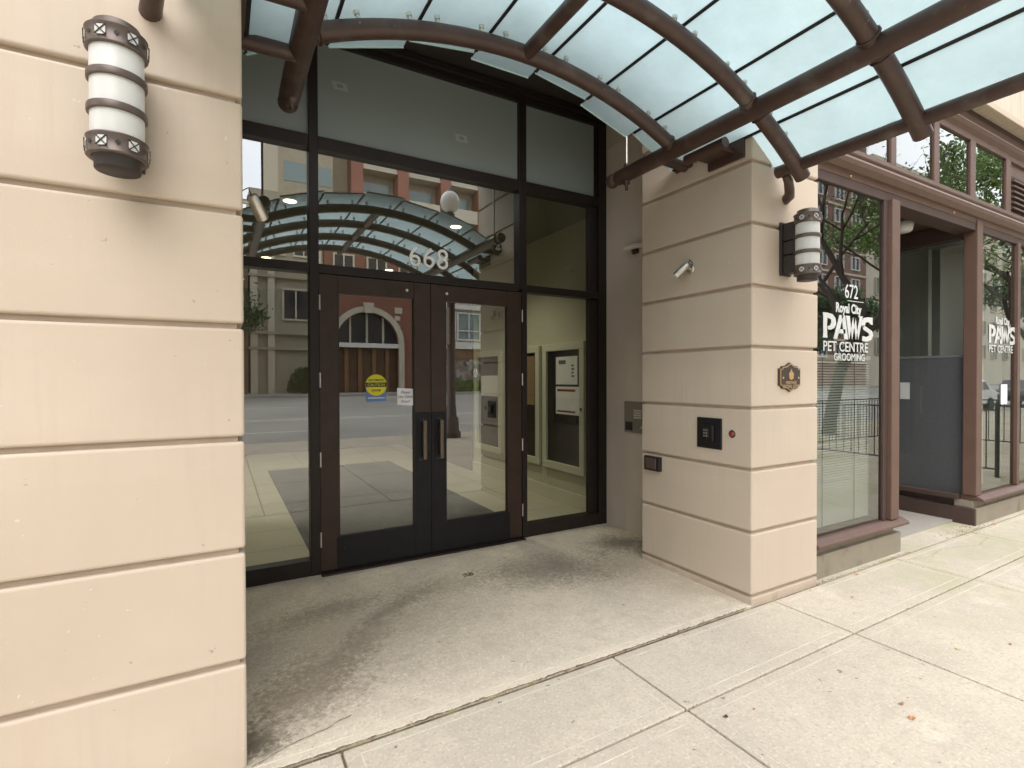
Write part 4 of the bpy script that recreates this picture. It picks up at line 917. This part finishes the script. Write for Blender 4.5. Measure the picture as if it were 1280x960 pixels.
B(ax - ar, ax + ar, FY - .3, FY + .1, asz - .28, asz).build('lintel_band', 'white', bk)
gl_ = MB().add([(ax - ar, FY - .35, GZ)] + [(x, FY - .35, z) for x, z in reversed(arcp)] + [(ax + ar, FY - .35, GZ)], [tuple(range(N + 3))]).build('glazing', 'win', bk)
for x in (-1.05, 0, 1.05): B(ax + x - .06, ax + x + .06, FY - .34, FY - .22, asz, asz + math.sqrt(ar ** 2 - x * x)).build('mullion', 'cream', gl_)
B(ax - ar + .02, ax + ar - .02, FY - .345, FY - .335, GZ, asz - .3).build('door_leaf', mat('dark_warm_wood', (.10, .05, .022), .4, noise=(1.5, .4)), gl_)
for x in (-1.3, -.45, .45, 1.3): B(ax + x - .12, ax + x + .12, FY - .34, FY - .2, GZ, asz - .3).build('door_post', mat('warm_wood', (.22, .11, .05), .5), gl_)
windows(bk, 5.7, 11.9, FY, 7.9, 9.4, 3, 1, 1.1, 1.05, 'cream', 'win')
B(bx0 - .1, bx1 + .1, FY, FY + .35, top - .25, top + .15).build('cornice', 'cream', bk)
for z in (7.05,): B(bx0, bx1, FY, FY + .1, z, z + .2).build('string_course', 'cream', bk)
ps = thing('wall_sign', (10.6, FY, 5.6), 'small pale square signs on the brick wall beside the arch across the street', 'sign')
B(9.95, 10.45, FY + .02, FY + .06, 5.75, 6.15).build('plate', 'cream', ps); B(9.95, 10.3, FY + .02, FY + .06, 5.3, 5.6).build('plate', 'cream', ps)

cs = thing('stone_building', (3.8, FY, GZ), 'tall olive beige stone building with pilasters across the street', 'building')
B(1.5, 5.5, FY - 12, FY, GZ, 12.5).build('wall', 'beige', cs)
for x in (1.7, 2.6, 5.2): B(x - .18, x + .18, FY, FY + .22, GZ, 11.8).build('pilaster', 'cream', cs)
for z in (3.2, 4.1, 7.4, 11.8): B(1.4, 5.5, FY, FY + .3, z, z + .14).build('string_course', 'beige', cs)
windows(cs, 2.9, 5.0, FY, 4.6, 7.2, 1, 1, 1.3, 1.7, 'cream', 'win'); windows(cs, 2.0, 5.2, FY, 8, 11.6, 2, 1, 1.0, 1.9, 'cream', 'win')
lb = thing('brick_shops', (-6, FY, GZ), 'low brown brick shop row across the street on the left', 'building')
B(-16, 1.4, FY - 12, FY, GZ, 8.5).build('wall', 'brick2', lb); windows(lb, -15, 1, FY, 4.4, 7.8, 6, 1, 1.4, 1.7, 'cream', 'win')
for k in range(4): B(-15 + k * 4, -12 + k * 4, FY, FY + .05, GZ + .5, 3.3).build('shop_window', 'win', lb)

cb = thing('cream_building', (17, FY, GZ), 'cream building with teal grid windows above a painted shop wall across the street', 'building')
B(12.15, 24, FY - 12, FY, GZ, 9.0).build('wall', 'cream', cb)
B(12.3, 23.9, FY, FY + .08, 2.85, 3.55).build('brown_fascia', mat('brown_fascia', (.20, .11, .05), .6, noise=(2, .2)), cb)
B(12.3, 23.9, FY, FY + .05, GZ, 2.85).build('mural_wall', 'mural', cb)
B(12.15, 24, FY, FY + .25, 3.56, 4.0).build('white_ledge', 'white', cb)
B(12.15, 24, FY, FY + .25, 6.3, 6.6).build('white_ledge', 'white', cb)
windows(cb, 12.4, 23.8, FY, 4.05, 6.2, 6, 1, 1.6, 1.75, 'white', 'winteal')
for k in range(6): B(12.4 + 1.9 * k + .15, 12.4 + 1.9 * k + 1.75, FY + .12, FY + .16, 4.78, 4.86).build('glazing_bar', 'white', cb)
B(12.15, 24, FY, FY + .3, 8.8, 9.2).build('cornice', 'white', cb)

tw = thing('apartment_tower', (10, -33, GZ), 'tall beige apartment tower with red brown piers and balconies behind the brick building', 'building')
B(3.9, 21, -50, -34, 0, 46).build('wall', 'tanbrick', tw)
B(3.7, 7.5, -34, -32.4, 0, 44).build('wall', 'tanbrick', tw)
for x in (8.9, 12.6, 16.3, 19.8): B(x, x + .9, -34, -32.6, 0, 46).build('pier', 'redcol', tw)
for z in range(12, 44, 3):
    for x0, x1 in ((9.8, 12.6), (13.5, 16.3), (17.2, 19.8)):
        bc = B(x0, x1, -34, -32.7, z, z + .18).build('balcony', 'cream', tw)
        B(x0 + .05, x1 - .05, -32.75, -32.71, z + .2, z + 1.1).build('balustrade', mat('balustrade_tan', (.36, .33, .24), .6) if z == 12 and x0 == 9.8 else 'cream', bc)
        B(x0 + .3, x1 - .3, -34, -33.95, z + .3, z + 2.4).build('window', 'winteal', tw)
    for x0 in (4.1, 5.9): B(x0, x0 + 1.5, -32.4, -32.36, z + .9, z + 2.3).build('window', 'winteal', tw)
# apartment block far up the street, seen in the shop glass
ab = thing('brick_apartments', (66, -34, 0), 'large brown brick apartment block far along the street', 'building')
B(46, 79, -60, -34, -.5, 36).build('wall', 'brick2', ab)
for z in range(4, 33, 3): B(46, 79.1, -34, -33.8, z - .6, z - .35).build('string_course', 'cream', ab)
windows(ab, 46, 78, -34, 3.6, 33.6, 8, 10, 1.9, 1.6, 'white', 'win', depth=.2)
wb2 = thing('cream_block', (94, -34, 0), 'tall cream stuccoed block with a deep cornice far along the street', 'building')
B(83, 150, -60, -36, -.5, 33).build('wall', 'cream', wb2); B(82.5, 150, -36.2, -34.8, 32.2, 34).build('cornice', 'cream', wb2); windows(wb2, 84, 148, -36, 4, 31, 12, 6, 2.2, 2.4, 'cream', 'winteal', depth=.3)
lf = thing('grey_block', (-34, -30, 0), 'plain grey office block far along the street on the left', 'building')
B(-60, -18, -50, -28, -.5, 14).build('wall', 'beige', lf); windows(lf, -58, -20, -28, 2, 13, 8, 3, 2, 1.8, 'cream', 'win')
rb2 = thing('tan_block', (34, -30, 0), 'tan three storey block along the street right of the cream building', 'building')
B(24.5, 42, -45, -27, -.5, 10.5).build('wall', 'beige', rb2); windows(rb2, 25, 41.5, -27, 1.5, 10, 6, 3, 1.5, 1.6, 'cream', 'win')

# trees
def tree(x, y, z, h, spread, nleaf, leafm, label, seed, trunk_r=.14, leafs=.16, bare=False, name='street_tree', depth=6):
    rnd = random.Random(seed); t = thing(name, (x, y, z), label, 'tree', 'trees along the street')
    tb = MB(); tips = []
    def br(p, d, L_, r_, lev):
        pts = [p]; rr = [r_]; q = p.copy(); dd = d.copy()
        for k in range(4):
            dd = (dd + Vector((rnd.gauss(0, .12), rnd.gauss(0, .12), rnd.gauss(.02, .08)))).normalized(); q = q + dd * L_ / 4; pts.append(q.copy()); rr.append(r_ * (1 - .35 * (k + 1) / 4))
            if lev >= 3: tips.append((q.copy(), lev))
        tb.tube(pts, rr, max(4, 9 - lev), False)
        if lev < depth:
            for k in range(3 if lev < 2 else 2 + (rnd.random() < .3)):
                ax_ = Vector((rnd.gauss(0, 1), rnd.gauss(0, 1), rnd.gauss(0, .4))).normalized(); nd = (dd + ax_ * spread).normalized(); nd.z = max(nd.z, -.15)
                st_ = pts[rnd.choice((2, 3, 4, 4))]
                br(st_, nd.normalized(), L_ * rnd.uniform(.62, .85), r_ * .58, lev + 1)
    br(Vector((x, y, z - .1)), Vector((0, 0, 1)), h * .32, trunk_r, 0)
    tb.build('trunk', 'bark', t, recalc=False)
    if nleaf:
        lv_ = MB()
        for k in range(nleaf):
            c_, _ = rnd.choice(tips); c_ = c_ + Vector((rnd.gauss(0, .28), rnd.gauss(0, .28), rnd.gauss(0, .22)))
            a = Vector((rnd.gauss(0, 1), rnd.gauss(0, 1), rnd.gauss(0, 1))).normalized(); b_ = a.orthogonal().normalized(); s_ = leafs * rnd.uniform(.5, 1.2)
            lv_.add([c_ - a * s_, c_ + b_ * s_ * .5, c_ + a * s_, c_ - b_ * s_ * .5], [(0, 1, 2, 3)])
        lv_.build('crown', leafm, t, recalc=False)
    return t
tree(13.6, -3.2, 0, 10.5, .75, 250, 'leafb', 'nearly bare street tree by the near kerb up the street', 3, .16, .05, depth=6)
tree(31.5, -3.4, 0, 15, .6, 16000, 'leafa', 'bright green leafy street tree farther up the near kerb', 5, .2, .11)
tree(38, -3.6, 0, 9.5, .7, 8000, 'leafb', 'dark green leafy street tree beyond the bright green one', 11, .22, .14)
tree(46, -23.5, .5, 9, .7, 7000, 'leafb', 'leafy tree on the far pavement before the brick apartments', 13, .22, .24)
tree(.0, -23.2, .6, 6.5, .75, 6000, 'leafb', 'small dark leafy tree before the far shop row', 17, .12, .12)
tree(-9, -3.4, 0, 10, .7, 6000, 'leafa', 'leafy street tree by the near kerb to the left', 19, .2, .16)
def bush(x, y, z, rx, rz_, n_, label, leafm='leafb', seed=2):
    rnd = random.Random(seed); t = thing('shrub', (x, y, z), label, 'shrub')
    b_ = MB()
    for k in range(n_):
        a = Vector((rnd.gauss(0, 1), rnd.gauss(0, 1), abs(rnd.gauss(0, 1)))).normalized(); rr = rnd.random() ** .4; c_ = Vector((x + a.x * rx * rr, y + a.y * .5 * rr, z + .1 + a.z * rz_ * rr))
        d = Vector((rnd.gauss(0, 1), rnd.gauss(0, 1), rnd.gauss(0, 1))).normalized(); e = d.orthogonal().normalized(); s_ = .1 * rnd.uniform(.6, 1.3)
        b_.add([c_ - d * s_, c_ + e * s_ * .5, c_ + d * s_, c_ - e * s_ * .5], [(0, 1, 2, 3)])
    b_.build('crown', leafm, t, recalc=False)
    tb = MB()
    for k in range(7): tb.tube([(x + rnd.uniform(-.1, .1), y, z), (x + rnd.uniform(-rx, rx) * .6, y + rnd.uniform(-.2, .2), z + rz_ * .7)], [.03, .01], 5)
    tb.build('stems', 'bark', t, recalc=False)
bush(4.3, -24.3, GZ, .95, 1.5, 1600, 'round dark shrub before the stone building across the street')
hd = MB(); rnd = random.Random(4)
for k in range(3500):
    c_ = Vector((rnd.uniform(12.6, 18.5), -23.0 + rnd.uniform(-.3, .3), GZ + rnd.uniform(0, .75))); d = Vector((rnd.gauss(0, 1), rnd.gauss(0, 1), rnd.gauss(0, 1))).normalized(); e = d.orthogonal().normalized()
    hd.add([c_ - d * .07, c_ + e * .035, c_ + d * .07, c_ - e * .035], [(0, 1, 2, 3)])
tag(hd.build('hedge', 'leafa', recalc=False), 'low clipped green hedge in front of the painted shop wall across the street', 'hedge')

# street lamp on the near kerb
sl2 = thing('street_lamp', (5.0, -3.8, 0), 'dark red brown street lamp post with white globe by the near kerb', 'street lamp')
pm = mat('lamp_post_paint', (.05, .022, .018), .45, noise=(6, .1))
MB().lathe((5.0, -3.8, 0), [(.25, 0), (.25, .14), (.20, .145), (.19, .50), (.14, .505), (.125, .8), (.115, .805), (.10, 5.4), (.12, 5.45), (.13, 5.55), (.07, 5.6)], 8).build('post', pm, sl2)
MB().sphere((5.0, -3.8, 5.85), .24, 24, (1, 1, 1.15)).build('globe', 'opal', sl2)
MB().lathe((5.0, -3.8, 6.1), [(.1, 0), (.06, .06), (.01, .14)], 16).build('finial', pm, sl2)
B(4.86, 4.90, -3.95, -3.6, 2.3, 3.2).build('sign_plate', mat('sign_grey', (.25, .23, .2), .6), sl2)
# patio fence by the shop
fc = thing('patio_fence', (11.5, -1.8, 0), 'black iron railing round a patio farther along the pavement', 'fence')
def rail_run(p, q):
    m_ = MB(); P, Q = Vector(p), Vector(q); L_ = (Q - P).length; d = (Q - P).normalized(); n_ = int(L_ / .12)
    for z in (.12, .98): m_.tube([P + Vector((0, 0, z)), Q + Vector((0, 0, z))], .014, 6)
    for k in range(n_ + 1):
        c_ = P + d * (L_ * k / n_); m_.tube([c_ + Vector((0, 0, .12)), c_ + Vector((0, 0, .98))], .008, 5)
    m_.build('railing_panel', 'iron', fc)
    for c_ in (P, Q): MB().tube([c_, c_ + Vector((0, 0, 1.08))], .028, 8).build('post', 'iron', fc)
rail_run((9.8, 1.3, 0), (9.8, -1.8, 0)); rail_run((9.8, -1.8, 0), (14.2, -1.8, 0)); rail_run((14.2, -1.8, 0), (14.2, 1.3, 0))
# parked car
def car(x, y, z, label, body='carwhite'):
    c_ = thing('parked_car', (x, y, z), label, 'car', 'cars parked along the near kerb')
    prof = [(-2.2, .35), (-2.25, .65), (-2.1, .9), (-1.2, .98), (-.55, 1.42), (.9, 1.46), (1.6, 1.02), (2.15, .95), (2.25, .6), (2.2, .35)]
    bm_ = MB().prism([(x + a, z + b_) for a, b_ in prof], y - .85, y + .85); bm_.build('body', body, c_, bevel=.07, seg=3)
    for s_ in (-1, 1):
        y1 = y + s_ * .856
        MB().prism([(x + a, z + b_) for a, b_ in ((-1.0, 1.0), (-.5, 1.34), (.1, 1.37), (.1, 1.0))], y1, y1 + s_ * .004).build('side_window', 'win', c_)
        MB().prism([(x + a, z + b_) for a, b_ in ((.18, 1.0), (.18, 1.37), (.85, 1.37), (1.35, 1.02))], y1, y1 + s_ * .004).build('side_window', 'win', c_)
        for wx_ in (-1.4, 1.4):
            wh = MB().lathe((x + wx_, y + s_ * .78, z + .33), [(.18, -.1), (.31, -.11), (.33, -.08), (.33, .08), (.31, .11), (.18, .1)], 24, 'y').build('wheel', 'rubber', c_)
            MB().lathe((x + wx_, y + s_ * .78, z + .33), [(.0, -.09), (.19, -.085), (.19, .085), (0, .09)], 16, 'y').build('rim', 'steel', wh)
    for s_ in (-.6, .6): MB().sphere((x - 2.2, y + s_, z + .7), .12, 10, (.4, 1.4, .8)).build('headlight', 'opal', c_); MB().sphere((x + 2.2, y + s_, z + .78), .1, 10, (.4, 1.5, .9)).build('tail_light', 'reddot', c_)
    MB().add([(x - 1.17, y - .7, z + 1.0), (x - 1.17, y + .7, z + 1.0), (x - .60, y + .66, z + 1.405), (x - .60, y - .66, z + 1.405)], [(0, 1, 2, 3)]).build('windscreen', 'win', c_)
car(29, -6.1, -.1, 'white car parked at the near kerb up the street')
car(38, -6.1, -.1, 'dark car parked beyond the white one up the street', mat('car_dark', (.03, .035, .045), .3, coat=.5))

# pedestrian on the far pavement
def person(x, y, z):
    J = [((0, 0, .93), .13), ((0, 0, 1.12), .125), ((0, 0, 1.32), .15), ((0, 0, 1.44), .10), ((0, 0, 1.52), .052), ((0.01, 0, 1.62), .085), ((.015, 0, 1.70), .08),
         ((.0, .10, .86), .09), ((.03, .11, .50), .062), ((.0, .12, .10), .042), ((.12, .12, .04), .035),
         ((.0, -.10, .86), .09), ((-.02, -.11, .50), .062), ((-.06, -.12, .10), .042), ((.06, -.12, .04), .035),
         ((.0, .19, 1.40), .055), ((.02, .24, 1.13), .042), ((.20, .18, 1.12), .034), ((.27, .15, 1.15), .028),
         ((.0, -.19, 1.40), .055), ((.02, -.24, 1.13), .042), ((.20, -.17, 1.14), .034), ((.27, -.13, 1.17), .028)]
    E_ = [(0, 1), (1, 2), (2, 3), (3, 4), (4, 5), (5, 6), (0, 7), (7, 8), (8, 9), (9, 10), (0, 11), (11, 12), (12, 13), (13, 14), (3, 15), (15, 16), (16, 17), (17, 18), (3, 19), (19, 20), (20, 21), (21, 22)]
    me = bpy.data.meshes.new('person'); me.from_pydata([j[0] for j in J], E_, []); ob = bpy.data.objects.new('person', me); C.objects.link(ob); ob.location = (x, y, z); ob['_w'] = (x, y, z)
    md = ob.modifiers.new('skin', 'SKIN'); md.use_smooth_shade = True
    for i, j in enumerate(J): me.skin_vertices[0].data[i].radius = (j[1], j[1])
    me.skin_vertices[0].data[0].use_root = True
    ob.modifiers.new('sub', 'SUBSURF').levels = 1; ob.modifiers['sub'].render_levels = 2
    mm_ = bpy.data.materials.new('person_clothes'); mm_.use_nodes = True; n = mm_.node_tree; p = n.nodes['Principled BSDF']; L = n.links; p.inputs['Roughness'].default_value = .8
    tc = n.nodes.new('ShaderNodeTexCoord'); sx = n.nodes.new('ShaderNodeSeparateXYZ'); L.new(tc.outputs['Object'], sx.inputs[0]); rp_ = n.nodes.new('ShaderNodeValToRGB'); rp_.color_ramp.interpolation = 'CONSTANT'
    dv = n.nodes.new('ShaderNodeMath'); dv.operation = 'DIVIDE'; dv.inputs[1].default_value = 1.8; L.new(sx.outputs[2], dv.inputs[0]); L.new(dv.outputs[0], rp_.inputs[0])
    e = rp_.color_ramp.elements; e[0].color = (.02, .02, .025, 1); e[1].position = .52; e[1].color = (.75, .76, .78, 1)
    k = e.new(.05); k.color = (.05, .055, .075, 1); k = e.new(.835); k.color = (.42, .26, .19, 1)
    L.new(rp_.outputs[0], p.inputs['Base Color']); me.materials.append(mm_)
    tag(ob, 'person in a white top and dark trousers standing behind the hedge across the street', 'person')
    MB().sphere((x - .015, y, z + 1.69), .105, 14, (1, 1, .95)).build('hair', 'bark', ob)
    MB().sphere((x + .105, y, z + 1.645), .018, 8).build('nose', mat('skin_tone', (.42, .26, .19), .6), ob)
person(15.2, -23.8, GZ)
for ob in bpy.data.objects:
    if '_w' in ob: del ob['_w']
